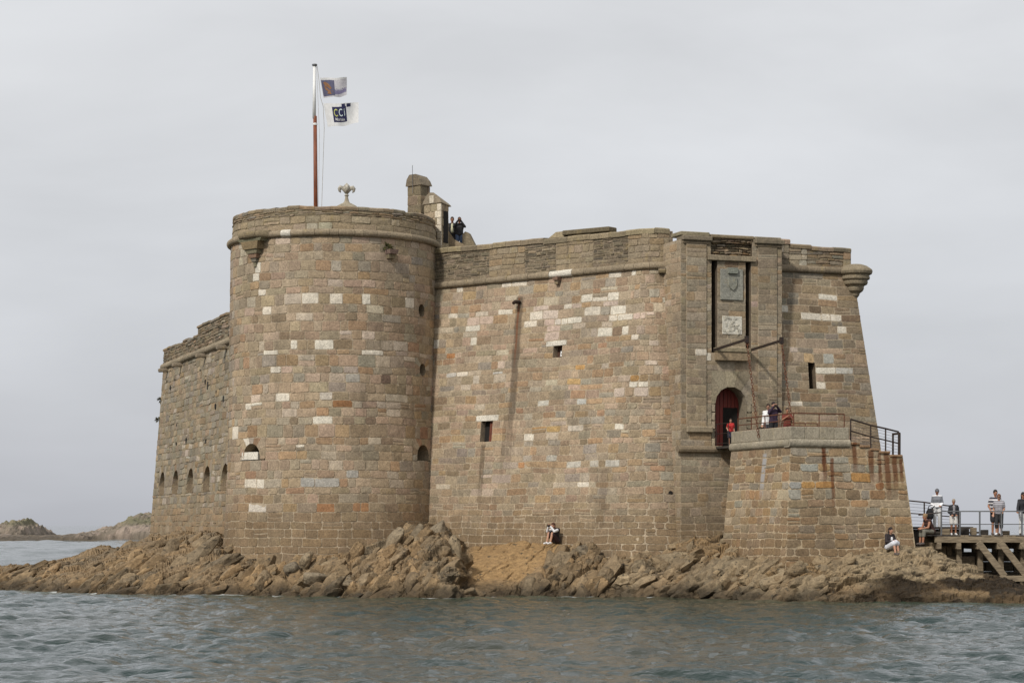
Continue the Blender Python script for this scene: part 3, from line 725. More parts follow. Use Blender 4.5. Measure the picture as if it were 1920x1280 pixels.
# jointed beds: slanting angular blocks bedded in the shore
def bed_block(mb, c, axes, size, seed, col, sub):
    rg = rnd(seed); bm = bmesh.new(); bmesh.ops.create_icosphere(bm, subdivisions=sub, radius=1.0); bm.verts.index_update()
    co = np.array([v.co[:] for v in bm.verts]); fs = [[v.index for v in f.verts] for f in bm.faces]; bm.free()
    pl = []
    for ax in range(3):
        for sg in (-1, 1):
            n = Vector((rg.gauss(0, 0.22), rg.gauss(0, 0.22), rg.gauss(0, 0.22))); n[ax] += sg; pl.append((n.normalized(), rg.uniform(0.62, 0.82)))
    for _ in range(5): pl.append((Vector((rg.gauss(0, 1), rg.gauss(0, 1), rg.gauss(0, 1))).normalized(), rg.uniform(0.72, 0.95)))
    pn = np.array([p[0][:] for p in pl]); pd = np.array([p[1] for p in pl]); dots = co@pn.T
    r_ = np.where(dots > 0.05, pd/np.maximum(dots, 0.05), 9.0); r1 = -np.log(np.exp(-r_*15).sum(1))/15+0.04
    q = co*r1[:, None]; A = np.array([a_[:] for a_ in axes]); w3 = np.array(c[:])+(q*np.array(size))@A
    nz = fbm(w3[:, 0]*3.1+seed*0.37, w3[:, 2]*3.6+w3[:, 1]*1.9, seed % 97, 4)-0.5; cr = np.abs(fbm(w3[:, 0]*1.7+w3[:, 2]*1.1, w3[:, 1]*1.3-w3[:, 2]*2.0+seed, seed % 89, 3)-0.5)
    q = q*(1+0.26*nz-0.10*(1-sstep(0.0, 0.03, cr)))[:, None]; w3 = np.array(c[:])+(q*np.array(size))@A
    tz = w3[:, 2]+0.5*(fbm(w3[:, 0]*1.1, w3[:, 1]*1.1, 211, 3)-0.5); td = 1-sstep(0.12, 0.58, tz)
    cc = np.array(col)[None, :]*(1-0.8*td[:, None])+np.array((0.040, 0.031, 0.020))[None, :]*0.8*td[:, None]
    b0 = len(mb.v); mb.add(w3.tolist(), fs); mb.c[b0:] = [tuple(x) for x in cc]
rg = rnd(4242); rest = MB(); cand = []
ppx = 960+FPX*XB/YB; ppy = HOR-FPX*(HB-ZC)/YB
for it in range(2600):
    tx = rg.uniform(-60, 1600); ci = int(np.argmin(np.abs(ppx[0]-tx)))
    colY = ppy[:, ci]; vis = np.where((HB[:, ci] > -0.1) & (YB[:, ci] < 108))[0]
    if len(vis) < 5: continue
    ty = rg.uniform(colY[vis].min(), 1120); k = vis[int(np.argmin(np.abs(colY[vis]-ty)))]
    if abs(colY[k]-ty) > 4: continue
    px = tx
    if 872 < px < 958+rg.uniform(-12, 12)+1.15*(1117-ty) : continue
    if px > 1500 and rg.random() < (px-1500)/90: continue
    base = Vector((XB[k, ci], YB[k, ci], HB[k, ci])); n = Vector(NB[k, ci]); n = n if n.z > 0 else -n
    big = rg.random(); sc0 = 0.13+0.34*big**2.6
    if px < 430: th = R(rg.gauss(34, 7)); el_ = rg.uniform(1.5, 2.8); sc0 *= 0.85
    elif px < 870: th = R(rg.gauss(54, 9)); el_ = rg.uniform(1.1, 1.9)
    elif px < 1170: th = R(rg.gauss(56, 8)); el_ = rg.uniform(1.2, 2.2)
    else: th = R(rg.gauss(24, 14)); el_ = rg.uniform(1.0, 1.9)
    cand.append((px, ty, base, n, th, el_, sc0))
    if len(cand) > 1000: break
cand.sort(key=lambda c_: -c_[6])
for i, (px, ty, base, n, th, el_, sc0) in enumerate(cand):
    r2 = rnd(7000+i)
    lg = Vector((math.cos(th), r2.uniform(0.1, 0.55), math.sin(th))).normalized(); side_ = lg.cross(Vector((r2.gauss(0, 0.15), -1, r2.gauss(0.25, 0.2)))).normalized(); ot = side_.cross(lg).normalized()
    col = lerp3((0.275, 0.188, 0.10), (0.205, 0.158, 0.10), r2.random()); j = r2.uniform(0.68, 1.16)
    if r2.random() < 0.15: col = lerp3(col, (0.31, 0.205, 0.105), 0.7)
    if px > 1170: col = lerp3(col, (0.30, 0.238, 0.152), 0.5)
    c_ = base-n*sc0*0.36; size = (sc0*el_, sc0*r2.uniform(0.7, 1.0), sc0*r2.uniform(0.9, 1.5))
    own = i < 285; mb = MB() if own else rest
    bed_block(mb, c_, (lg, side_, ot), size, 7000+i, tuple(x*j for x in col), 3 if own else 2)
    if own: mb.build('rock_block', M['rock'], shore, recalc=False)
o = rest.build('rock_rubble', M['rock'], shore, recalc=False); o['kind'] = 'stuff'

# ------------------------------------------------------------------ sea
def ocean_tile(n, size, wind, wdir, seed, lmin=0.12):
    rs = np.random.RandomState(seed); k1 = 2*np.pi*np.fft.fftfreq(n, size/n)
    kx, ky = np.meshgrid(k1, k1); k = np.hypot(kx, ky); k[0, 0] = 1e-6
    Lw = wind*wind/9.81; cosf = (kx*math.cos(wdir)+ky*math.sin(wdir))/k
    ph = np.exp(-1/(k*Lw)**2)/k**4*(0.25+0.75*cosf**2)*np.exp(-(k*lmin)**2); ph[0, 0] = 0
    h = (rs.randn(n, n)+1j*rs.randn(n, n))*np.sqrt(ph)
    z = np.fft.ifft2(h).real; dx = np.fft.ifft2(-1j*kx/k*h).real; dy = np.fft.ifft2(-1j*ky/k*h).real
    s = z.std(); return z/s, dx/s, dy/s
def samp(tile, size, x, y):
    n = tile.shape[0]; u = (x/size % 1)*n; v = (y/size % 1)*n
    i = np.floor(u).astype(int) % n; j = np.floor(v).astype(int) % n; fu = u-np.floor(u); fv = v-np.floor(v)
    i1 = (i+1) % n; j1 = (j+1) % n
    return (tile[j, i]*(1-fu)+tile[j, i1]*fu)*(1-fv)+(tile[j1, i]*(1-fu)+tile[j1, i1]*fu)*fv
SZ = 37.0
oz, odx, ody = ocean_tile(1024, SZ, 1.85, R(70), 3, 0.035)
oz2, _, _ = ocean_tile(256, 61.0, 4.6, R(100), 8, 0.5)
KW = 0.33; Y0W, Y1W = 25.0, 112.0
kk_ = np.linspace(-KW, KW, 660); ysw = Y0W*np.exp(np.linspace(0, math.log(Y1W/Y0W), 590))
Kw, Yw = np.meshgrid(kk_, ysw); Xw = Kw*Yw
hb, _ = base_height(Xw, Yw)
lee = 1-0.55*sstep(-1.5, 0.0, hb)
gust = 0.75+0.5*fbm(Xw*0.06, Yw*0.10, 401, 3)
Zw = (0.048*samp(oz, SZ, Xw, Yw)+0.024*samp(oz2, 61.0, Xw, Yw))*lee*gust
fade = sstep(KW, KW-0.03, np.abs(Kw))*sstep(Y1W, Y1W-5, Yw)*sstep(Y0W, Y0W+1.5, Yw); Zw = Zw*fade; Xd = Xw+0.05*samp(odx, SZ, Xw, Yw)*lee*fade; Yd_ = Yw+0.05*samp(ody, SZ, Xw, Yw)*lee*fade
# shallow green-brown tint and foam close to the rock
sh = sstep(-1.45, -0.1, hb); foam = 0.8*sstep(12, 5, Xw)*sstep(-0.40, -0.05, hb)*sstep(0.5, 0.1, hb)*sstep(0.50, 0.62, fbm(Xw*1.3, Yw*1.3, 411, 4)+0.10*sstep(-8, -22, Xw))
shal = sstep(0.35, 0.75, fbm(Xw*0.12+3, Yw*0.10, 421, 3)+0.25*sh)*sstep(-16, -9, Xw)*sstep(15, 7, Xw)
wc = np.zeros(Xw.shape+(3,)); wc[..., 0] = sh; wc[..., 1] = foam; wc[..., 2] = shal
def water_material():
    m, t, b = new_mat('sea_water')
    at = N(t, 'ShaderNodeAttribute', attribute_name='col'); sp = N(t, 'ShaderNodeSeparateColor'); L(t, at.outputs['Color'], sp.inputs[0])
    g = N(t, 'ShaderNodeNewGeometry'); pos = g.outputs['Position']
    c = mixc(t, sp.outputs['Red'], (0.012, 0.028, 0.026), (0.038, 0.060, 0.040))
    c = mixc(t, math_(t, 'MULTIPLY', sp.outputs['Blue'], 0.6), c, (0.050, 0.046, 0.030))
    c = mixc(t, sp.outputs['Green'], c, (0.62, 0.64, 0.63))
    L(t, c, b.inputs['Base Color'])
    L(t, math_(t, 'ADD', math_(t, 'MULTIPLY', sp.outputs['Green'], 0.6), 0.03), b.inputs['Roughness'])
    b.inputs['IOR'].default_value = 1.333; b.inputs['Specular IOR Level'].default_value = 0.5
    r1 = noise(t, scaled(t, pos, (1.0, 1.5, 1.0)), 3.2, 5.0, 0.62, 0.4); r2 = noise(t, scaled(t, pos, (1.0, 1.6, 1.0)), 0.9, 4.0, 0.6, 0.5); r3 = noise(t, scaled(t, pos, (1.0, 1.4, 1.0)), 8.0, 3.0, 0.6, 0.2)
    bp = N(t, 'ShaderNodeBump', inp={'Strength': 0.7, 'Distance': 0.10}); L(t, math_(t, 'ADD', math_(t, 'MULTIPLY', r1, 0.7), math_(t, 'ADD', math_(t, 'MULTIPLY', r2, 1.2), math_(t, 'MULTIPLY', r3, 0.22))), bp.inputs['Height'])
    L(t, bp.outputs[0], b.inputs['Normal'])
    return m
M['water'] = water_material()
sea = tag(grid_mesh('sea', Xd, Yd_, Zw, M['water'], wc), kind='structure')
Y2W = 620.0; kf = np.linspace(-KW, KW, 380); yf = Y1W*np.exp(np.linspace(0, math.log(Y2W/Y1W), 320))
Kf, Yf_ = np.meshgrid(kf, yf); Xf = Kf*Yf_; ff = sstep(KW, KW-0.03, np.abs(Kf))*sstep(Y2W, Y2W-60, Yf_)*sstep(Y1W, Y1W+5, Yf_)
ozf, _, _ = ocean_tile(512, 120.0, 4.6, R(80), 21, 0.30)
tag(grid_mesh('distant_sea', Xf, Yf_, ff*(0.13*samp(ozf, 120.0, Xf, Yf_)), M['water'], np.zeros(Xf.shape+(3,))), kind='structure')
mb = MB(); mb.col = (0, 0, 0)      # the open sea around it, out to the horizon
for q in ([(-9000, -200), (9000, -200), (9000, Y0W), (-9000, Y0W)], [(-9000, Y2W), (9000, Y2W), (9000, 9500), (-9000, 9500)],
          [(-9000, Y0W), (-KW*Y0W, Y0W), (-KW*Y2W, Y2W), (-9000, Y2W)], [(KW*Y0W, Y0W), (9000, Y0W), (9000, Y2W), (KW*Y2W, Y2W)]):
    mb.add([(x, y, 0) for x, y in q], [(0, 1, 2, 3)])
tag(mb.build('open_sea', M['water']), kind='structure')

# ------------------------------------------------------------------ islets on the left
def islet(name, px0, px1, prof, Yc, depth, seed, mat):
    xs = np.linspace(PX(px0, Yc), PX(px1, Yc), 220); ys = np.linspace(Yc, Yc+depth, 60)
    X, Y = np.meshgrid(xs, ys); pxs = 960+FPX*X/Yc
    a = np.array(prof, float); top = ZP(np.interp(pxs, a[:, 0], a[:, 1]), Yc)
    v = (Y-Yc)/depth; sh = np.clip(1-np.abs(v*2-0.9)**1.6, -0.2, 1)
    rid = 1-np.abs(fbm(X*0.35, Y*0.35, seed+2, 5, 0.6)*2-1)
    Z = top*sh+1.1*(fbm(X*0.22, Y*0.22, seed, 5)-0.5)*np.clip(top, 0.4, 3)*0.7+0.9*(rid-0.75)*np.clip(top, 0.3, 2.5)*0.8+0.45*(fbm(X*1.2, Y*1.2, seed+9, 4, 0.6)-0.5)
    Z = np.where(v < 0.02, -0.6, Z)
    col = np.zeros(X.shape+(3,)); f = fbm(X*0.16, Y*0.16, seed+3, 4)[..., None]; g = fbm(X*0.5, Y*0.5, seed+4, 4)[..., None]
    rockc = np.array((0.19, 0.158, 0.122)); dk = np.array((0.085, 0.07, 0.052)); gr = np.array((0.135, 0.130, 0.072)); pk = np.array((0.27, 0.215, 0.172))
    col[:] = rockc; col = col+(pk-col)*sstep(0.5, 0.62, g); grass = sstep(0.46, 0.56, f)*sstep(2.2, 3.2, Z)[..., None]; col = col+(gr-col)*grass*0.8
    low = (1-sstep(0.5, 1.5, Z+0.6*(g[..., 0]-0.5)))[..., None]; col = col+(dk-col)*low
    return tag(grid_mesh(name, X, Y, Z, mat, col, smooth=False), kind='structure')
M['islet'] = granite('islet_rock', grain=0.4, lichen=0.3, streaky=0.0)
YI = ZC*FPX/(1014.5-HOR)
islet('islet', -330, 300, [(-330, 1012), (-120, 1004), (60, 1006), (110, 1000), (170, 987), (200, 970), (225, 962), (250, 965), (272, 972), (300, 985)], YI, 60, 51, M['islet'])
islet('rocky_islet', -260, 75, [(-260, 1005), (-90, 990), (-30, 978), (0, 976), (8, 971), (14, 980), (22, 988), (27, 984), (33, 998), (42, 1008), (56, 1016), (75, 1020)], YI*1.15, 40, 77, M['islet'])

# ------------------------------------------------------------------ the fort
fort = empty('sea_fort', (0, 95, 0)); tag(fort, 'brown granite sea fort with a round corner tower, rising from the rocks', 'fort')
MORTAR = (0.37, 0.30, 0.212)
rs_ = (1/math.hypot(CD.x, CD.y))
c_rust = Vector(surf_curtain(0, 9, 0)[:2])
def along(px, Yg):   # distance along the curtain of a picture column
    best = min((abs(proj(surf_curtain(s, 9.5, 0))[0]-px), s) for s in np.linspace(0, CL+1.2, 400)); return best[1]
s_sp = along(966, 0); s_w1 = along(1044, 0); s_w2 = along(922, 0)
cdot = lambda s: (CS+CD*s).dot(CD)
G_TOWER = granite('tower_granite', lichen=0.16, streaky=0.5)
G_CURT = granite('curtain_granite', [(CD.x, CD.y, cdot(s_sp), 0.24, 12.25, 3.6, (0.085, 0.062, 0.042), 0.72), (CD.x, CD.y, cdot(s_sp-0.04), 0.07, 12.2, 9.0, (0.16, 0.062, 0.03), 0.8),
    (CD.x, CD.y, cdot(s_w2-0.1), 0.16, 6.1, 3.4, (0.075, 0.055, 0.035), 0.6), (CD.x, CD.y, cdot(s_w2+1.0), 0.14, 7.3, 4.2, (0.09, 0.066, 0.043), 0.45), (CD.x, CD.y, cdot(along(1150, 0)), 0.25, 5.0, 2.2, (0.10, 0.07, 0.045), 0.4)], lichen=0.16, streaky=0.6)
G_GATE = granite('gate_granite', lichen=0.28, streaky=0.6)
pdot = lambda s: (K+U*s).dot(U)
PS = [(U.x, U.y, pdot(plat_t(1544)), 0.12, PTOP-0.55, 4.1, (0.10, 0.036, 0.014), 0.95), (U.x, U.y, pdot(plat_t(1558)), 0.10, 5.2, 3.1, (0.12, 0.045, 0.018), 0.85)]
for px, zt, zb, hw in ((1602, 5.9, 4.6, 0.12), (1632, 5.5, 4.2, 0.15), (1648, 5.4, 3.9, 0.10), (1662, 5.4, 3.6, 0.16), (1676, 5.3, 3.9, 0.14), (1688, 5.2, 4.2, 0.10)):
    PS.append((U.x, U.y, pdot(plat_t(px)), hw, zt, zb, (0.115, 0.045, 0.018), 0.85))
G_PLAT = granite('landing_granite', PS, lichen=0.25, streaky=0.35)
G_PLEFT = granite('landing_side_granite', [(-V_.x, -V_.y, (K-V_*2.0).dot(-V_), 0.22, 5.4, 3.6, (0.34, 0.34, 0.34), 0.8)], lichen=0.25, streaky=0.35)
G_OLD = granite('old_granite', lichen=0.5, streaky=0.55, bump=0.8)
def tide(lo, hi, tint=OCHRE, amt=0.85):
    def f(col, s, z, rg):
        k = 1-float(sstep(lo, hi, np.array(z+rg.uniform(-0.3, 0.3)))); jj = rg.uniform(0.84, 1.16); return lerp3(col, tuple(t*jj for t in tint), k*amt)
    return f

# ---- round tower
W = Wall('round_tower', surf_tower, G_TOWER, 11); rg = W.rg
def tow_s(px, z):   # arc position of a picture column on the visible face
    best = min((abs(proj(surf_tower(s, z, 0))[0]-px), s) for s in np.linspace(-6.6, 6.6, 800)); return best[1]
holes = []; ports = []
for (pxa, pxb, py0, py1, kind) in ((457, 487, 863, 832, 'arch'), (780, 806, 864, 833, 'arch'), (785, 796, 593, 568, 'round'), (787, 798, 704, 680, 'round')):
    Yn = 90.3
    z0, zt = ZP(py0, Yn), ZP(py1, Yn); sa, sb = tow_s(pxa, z0), tow_s(pxb, z0); c_, hw = (sa+sb)/2, (sb-sa)/2
    if kind == 'round': hw = max(hw, (zt-z0)/2*0.75)
    if kind == 'arch': hw = min(hw, 0.42) if pxa > 700 else hw
    ports.append((kind, c_, hw, z0, zt)); holes.append((c_-hw-0.3, c_+hw+0.3, z0-0.02, zt+0.22))
zsT = courses(0.4, 14.74, 0.362, rg, fixed=[h[2] for h in holes[:1]]+[h[3] for h in holes[:1]]+[holes[2][2], holes[2][3], holes[3][2], holes[3][3]])
for i, h in enumerate(holes):   # snap the cut-outs to the courses
    lo = max(z for z in zsT if z <= h[2]+0.1); hi = min(z for z in zsT if z >= h[3]-0.1); holes[i] = (h[0], h[1], lo, hi)
W.lay(-8.6, 8.6, zsT, 0.57, holes, PAL, colfn=tide(2.4, 4.6), rough=0.006)
for (kind, c_, hw, z0, zt), rc in zip(ports, holes):
    surround(W, rc, kind, c_, hw, z0, zt, 7, PAL, rg)
W.recolour([(490, 510), (488, 524), (487, 548), (445, 557), (571, 567), (640, 565), (511, 583), (683, 556), (760, 563), (518, 655), (508, 687), (553, 637), (604, 637), (697, 655), (597, 780), (562, 833), (447, 811), (456, 826), (474, 747, (0.5, 0.4, 0.31)), (473, 760), (483, 760), (525, 454, (0.5, 0.4, 0.31)),
    (700, 625, (0.46, 0.37, 0.29)), (540, 685, (0.46, 0.34, 0.26)), (635, 620, (0.44, 0.36, 0.29)), (525, 743), (620, 743, (0.45, 0.4, 0.33)), (660, 705, (0.36, 0.33, 0.28)), (570, 905, (0.33, 0.315, 0.28)), (660, 890, (0.34, 0.32, 0.28)), (610, 898, (0.35, 0.33, 0.29)), (475, 900), (483, 912), (483, 957, (0.5, 0.45, 0.38)),
    (640, 762, (0.25, 0.13, 0.06)), (715, 705, (0.16, 0.11, 0.08)), (690, 800, (0.2, 0.145, 0.1)), (606, 957, (0.3, 0.16, 0.08)), (665, 957, (0.3, 0.17, 0.09)), (690, 957, (0.33, 0.18, 0.09)), (800, 805, (0.27, 0.16, 0.1))])
mb = MB(); mb.col = MORTAR
core(mb, surf_tower, -8.8, 8.8, 0.0, 14.9, holes, d=-0.011, ds=0.15)
core(mb, surf_tower, 8.8, 4.5*2*math.pi-8.8, 0.0, 16.0, (), ds=0.4)
tower = mb.build('round_tower', granite('tower_mortar', grain=0.5, lichen=0.3, streaky=0.6), fort)
tower['label'] = 'round corner tower with a half-round string course'
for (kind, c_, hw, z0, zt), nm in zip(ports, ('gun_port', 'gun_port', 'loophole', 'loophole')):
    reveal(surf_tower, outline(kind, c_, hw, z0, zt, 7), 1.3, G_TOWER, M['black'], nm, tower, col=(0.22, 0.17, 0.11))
k_, c_, hw, z0, zt = ports[0]
mb = MB(); mb.col = (0.60, 0.56, 0.48)
mb.add([surf_tower(s, z, d) for d in (-0.45, 0.012) for z in (z0+0.02, z0+0.34) for s in (c_-hw-0.14, c_+hw-0.1)], [(0, 1, 3, 2), (4, 6, 7, 5), (0, 4, 5, 1), (2, 3, 7, 6), (0, 2, 6, 4), (1, 5, 7, 3)])
mb.build('pale_port_block', G_TOWER, tower)
cordon(surf_tower, -8.6, 8.6, 14.86, 0.15, G_OLD, tower, rg, 0.5, pale=(538,))
W.emit(tower, 290)
# parapet of the tower
def surf_tpar(s, z, d): return surf_tower(s, z, d-0.05-0.06*max(0, z-15.0))
W = Wall('tower_parapet', surf_tpar, G_OLD, 12); rg = W.rg
zp = courses(14.98, 15.58, 0.30, rg); W.lay(-8.6, 8.6, zp, 0.72, (), PAL_GREY, gap=0.013, rough=0.012, colfn=lambda c, s, z, r: lerp3(c, (0.30, 0.225, 0.13), 0.4))
W.lay(-8.6, 8.6, courses(15.58, 15.86, 0.095, rg), 0.42, (), PAL_DARK, gap=0.012, rough=0.014, proud=(-0.01, 0.03))
mb = MB(); mb.col = (0.2, 0.16, 0.10); core(mb, surf_tpar, -8.8, 8.8, 14.8, 15.9, (), ds=0.3)
tpar = mb.build('tower_parapet', G_OLD, fort)
coping(surf_tpar, -8.6, 8.6, lambda s: 15.99+0.02*math.sin(s*3), 0.15, 0.75, G_OLD, tpar, rg, 0.55, 0.03)
W.recolour([(597, 427, (0.36, 0.32, 0.24)), (611, 427, (0.34, 0.31, 0.22))])
W.emit(tpar, 150)
mb = MB(); mb.col = (0.3, 0.25, 0.18); mb.lathe([(0.0, 15.15), (4.3, 15.1), (4.3, 14.6)], (TC.x, TC.y, 0), 40); mb.lathe([(3.72, 15.0), (3.72, 15.9)], (TC.x, TC.y, 0), 40)
mb.build('tower_roof', G_OLD, fort)
# stepped corbel (foot of a lost bartizan) on the tower, and a bracket
def corbel(surf, sc_, prof, parent, name, mat, col):
    """stack of blocks: (half width, out, z0, z1)"""
    for hw, out, z0, z1 in prof:
        mb = MB(); mb.col = tuple(c*rg.uniform(0.85, 1.15) for c in col)
        fr = [surf(sc_-hw*0.82, z0, out*0.86), surf(sc_+hw*0.82, z0, out*0.86), surf(sc_+hw, z1, out), surf(sc_-hw, z1, out)]
        bk = [surf(sc_-hw, z0, -0.05), surf(sc_+hw, z0, -0.05), surf(sc_+hw, z1, -0.05), surf(sc_-hw, z1, -0.05)]
        mb.add(fr+bk, [(0, 1, 2, 3), (0, 4, 5, 1), (1, 5, 6, 2), (2, 6, 7, 3), (3, 7, 4, 0)])
        mb.build(name, mat, parent)
sC = tow_s(480, 14.5); DK = (0.2, 0.16, 0.11)
zz = lambda py: ZP(py, 89.3)
corbel(surf_tower, sC, [(0.72, 0.46, zz(452), zz(447)), (0.50, 0.42, zz(466), zz(452)), (0.36, 0.30, zz(474), zz(466)), (0.26, 0.22, zz(482), zz(474)), (0.16, 0.14, zz(489), zz(482)), (0.08, 0.07, zz(498), zz(489))], tower, 'corbel_block', G_OLD, DK)
cordon(lambda s, z, d: surf_tower(s, z, d+0.34*max(0, 1-abs((s-sC)/0.80)**6)), sC-0.85, sC+0.85, 14.88, 0.17, G_OLD, tower, rg, 0.55, colour=(0.2, 0.16, 0.1))
sB = tow_s(730, 14); corbel(surf_tower, sB, [(0.2, 0.42, ZP(478, 89.5), ZP(470, 89.5)), (0.16, 0.25, ZP(486, 89.5), ZP(478, 89.5))], tower, 'bracket', G_OLD, DK)

# ---- curtain wall
W = Wall('curtain_wall', surf_curtain, G_CURT, 21); rg = W.rg; SE = CL+CARC
Yc1 = surf_curtain(s_w1, 10, 0).y; Yc2 = surf_curtain(s_w2, 6, 0).y
w1 = (s_w1-0.23, s_w1+0.23, ZP(670, Yc1), ZP(648, Yc1)); w2 = (s_w2-0.32, s_w2+0.32, ZP(828, Yc2), ZP(789, Yc2))
hs = s_h = along(1252, 0)
lint = [(w1[0]-0.4, w1[1]+0.22, w1[3], w1[3]+0.24), (w2[0]-0.3, w2[1]+0.3, w2[3], w2[3]+0.27)]
zsC = courses(0.6, 12.92, 0.283, rg, fixed=[w1[2], w1[3], w1[3]+0.24, w2[2], w2[3], w2[3]+0.27])
hl = [w1, w2]+lint
W.lay(0, SE, zsC, lambda x_: 0.58 if x_ < CL-0.5 else 0.30, hl, PAL, colfn=tide(2.2, 4.8), gap=0.014)
for q in lint: W.block(*q, (0.56, 0.52, 0.44), proud=(0.015, 0.02))
W.recolour([(862, 545), (948, 536), (964, 534), (1160, 514), (1188, 511), (1063, 571), (1101, 565), (1119, 562), (1152, 560), (880, 609), (847, 590), (902, 585, (0.5, 0.43, 0.34)), (940, 580), (1004, 586), (992, 601), (1010, 598), (1046, 595, (0.5, 0.44, 0.37)), (1055, 605), (1074, 603), (1105, 589), (1117, 588), (1151, 585), (1145, 596), (1162, 595),
    (1140, 621), (1166, 619), (1195, 629), (884, 643), (1188, 715), (1210, 714), (858, 703), (841, 704, (0.45, 0.42, 0.37)), (925, 698, (0.4, 0.38, 0.34)), (885, 713, (0.44, 0.38, 0.3)), (1087, 747, (0.42, 0.41, 0.37)), (1010, 752, (0.5, 0.47, 0.4)), (1165, 793), (1090, 902), (988, 815), (1250, 557), (1250, 565, (0.4, 0.37, 0.3)), (820, 650),
    (893, 597, (0.5, 0.39, 0.31)), (915, 595, (0.5, 0.39, 0.31)), (907, 606, (0.48, 0.37, 0.29)), (1035, 583, (0.47, 0.39, 0.32)), (1010, 577, (0.47, 0.38, 0.31)), (1035, 605, (0.47, 0.36, 0.29)), (1048, 617, (0.47, 0.36, 0.29)), (1080, 568, (0.45, 0.36, 0.29)), (1135, 573, (0.46, 0.37, 0.3)), (1187, 593, (0.5, 0.38, 0.31)), (1210, 590, (0.5, 0.39, 0.31)), (1225, 588, (0.49, 0.39, 0.31)), (1040, 630, (0.46, 0.36, 0.29)),
    (1218, 645, (0.45, 0.37, 0.29)), (1218, 677, (0.46, 0.38, 0.3)), (1152, 742, (0.44, 0.36, 0.29)), (1205, 728, (0.44, 0.36, 0.29)), (1205, 738, (0.46, 0.38, 0.31)), (850, 669, (0.36, 0.18, 0.08)), (1090, 687, (0.4, 0.24, 0.1)), (1078, 712, (0.42, 0.28, 0.13)), (1196, 701, (0.34, 0.2, 0.08)), (1037, 800, (0.4, 0.27, 0.12)), (1000, 800, (0.36, 0.22, 0.1)), (975, 880, (0.36, 0.2, 0.1)), (1090, 803, (0.47, 0.41, 0.33)), (1073, 872, (0.42, 0.39, 0.33)), (1115, 873, (0.45, 0.41, 0.34)), (1150, 872, (0.44, 0.41, 0.35)), (1030, 862, (0.4, 0.37, 0.31))])
mb = MB(); mb.col = MORTAR
core(mb, lambda s_, z, d: surf_curtain(s_, z, d-(0.009 if s_ > CL-0.3 else 0.0)), 0, SE+0.2, 0.0, 13.0, [w1, w2], ds=0.12)
curt = mb.build('curtain_wall', G_CURT, fort); curt['label'] = 'long curtain wall between the round tower and the gate'
W.emit(curt, 290)
for (q, mt, nm) in ((w1, M['brown_wood'], 'window'), (w2, M['black'], 'window')):
    c_ = (q[0]+q[1])/2
    win = reveal(surf_curtain, outline('rect', c_, (q[1]-q[0])/2, q[2], q[3]), 0.30, G_CURT, mt, nm, curt, col=(0.3, 0.24, 0.17), back=(q is w1))
    if q is w1:
        mb = MB(); mb.add([surf_curtain(c_+a, q[2]+b, -0.28) for a, b in ((-0.06, 0.06), (0.09, 0.06), (0.09, 0.30), (-0.06, 0.30))], [(0, 1, 2, 3)]); mb.build('notice', M['paper'], win)
        mb = MB(); mb.add([surf_curtain(c_+a, q[2]+b, -0.276) for a, b in ((-0.02, 0.14), (0.05, 0.14), (0.05, 0.19), (-0.02, 0.19))], [(0, 1, 2, 3)]); mb.build('notice_print', M['black'], win)
    else:
        mb = MB(); mb.col = (0.2, 0.15, 0.1)
        mb.add([surf_curtain(q[0], q[2], -0.29), surf_curtain(q[1], q[2], -0.29), surf_curtain(q[1], q[3], -0.29), surf_curtain(q[0], q[3], -0.29)], [(0, 1, 2, 3)]); mb.build('window_back', M['black'], win)
        mb = MB()
        for k in range(3):
            s0_ = q[1]-0.26+k*0.085
            mb.add([surf_curtain(s, z, d) for d in (-0.22, -0.14) for z in (q[2], q[3]-0.02) for s in (s0_, s0_+0.078)], [(0, 1, 3, 2), (4, 6, 7, 5), (0, 4, 5, 1), (2, 3, 7, 6), (0, 2, 6, 4), (1, 5, 7, 3)])
        mb.build('shutter', M['red_wood'], win)
# string course, parapet with three walled-up embrasures in thin slate
cordon(surf_curtain, 0.3, SE-0.02, Z_CORD, 0.145, G_OLD, curt, rg, 0.5, pale=(1040, 1062))
W = Wall('curtain_parapet', surf_curtain, G_OLD, 22); rg = W.rg
ptop = lambda s: 14.66-0.13*s/SE
z0p = Z_CORD+0.12
segs = [(0, along(905, 0), 1), (along(905, 0), along(972, 0), 0), (along(972, 0), along(1030, 0), 1), (along(1030, 0), along(1100, 0), 0), (along(1100, 0), along(1166, 0), 1), (along(1166, 0), SE, 0)]
for a, b, sl in segs:
    if sl: W.lay(a+0.0, b, courses(z0p, 14.35, 0.10, rg, 0.6), 0.36, (), PAL_SLATE, gap=0.014, proud=(-0.012, 0.012), rough=0.010, wj=0.7)
    else:
        zc_ = courses(z0p, 14.38, 0.245, rg)
        W.lay(a, b, zc_, 0.55, (), PAL_GREY, gap=0.012, rough=0.008, colfn=lambda c, s, z, r: lerp3(c, (0.285, 0.215, 0.13), 0.5))
mb = MB(); mb.col = (0.25, 0.2, 0.14); core(mb, surf_curtain, 0, SE+0.2, 12.9, 14.45, (), d=-0.02, ds=0.15)
cpar = mb.build('curtain_parapet', G_OLD, fort)
W.emit(cpar, 200)
coping(surf_curtain, 0.2, SE, ptop, 0.22, 0.8, G_OLD, cpar, rg, 1.0, 0.05, pal=[(1, (0.27, 0.225, 0.14)), (1, (0.235, 0.195, 0.125))])
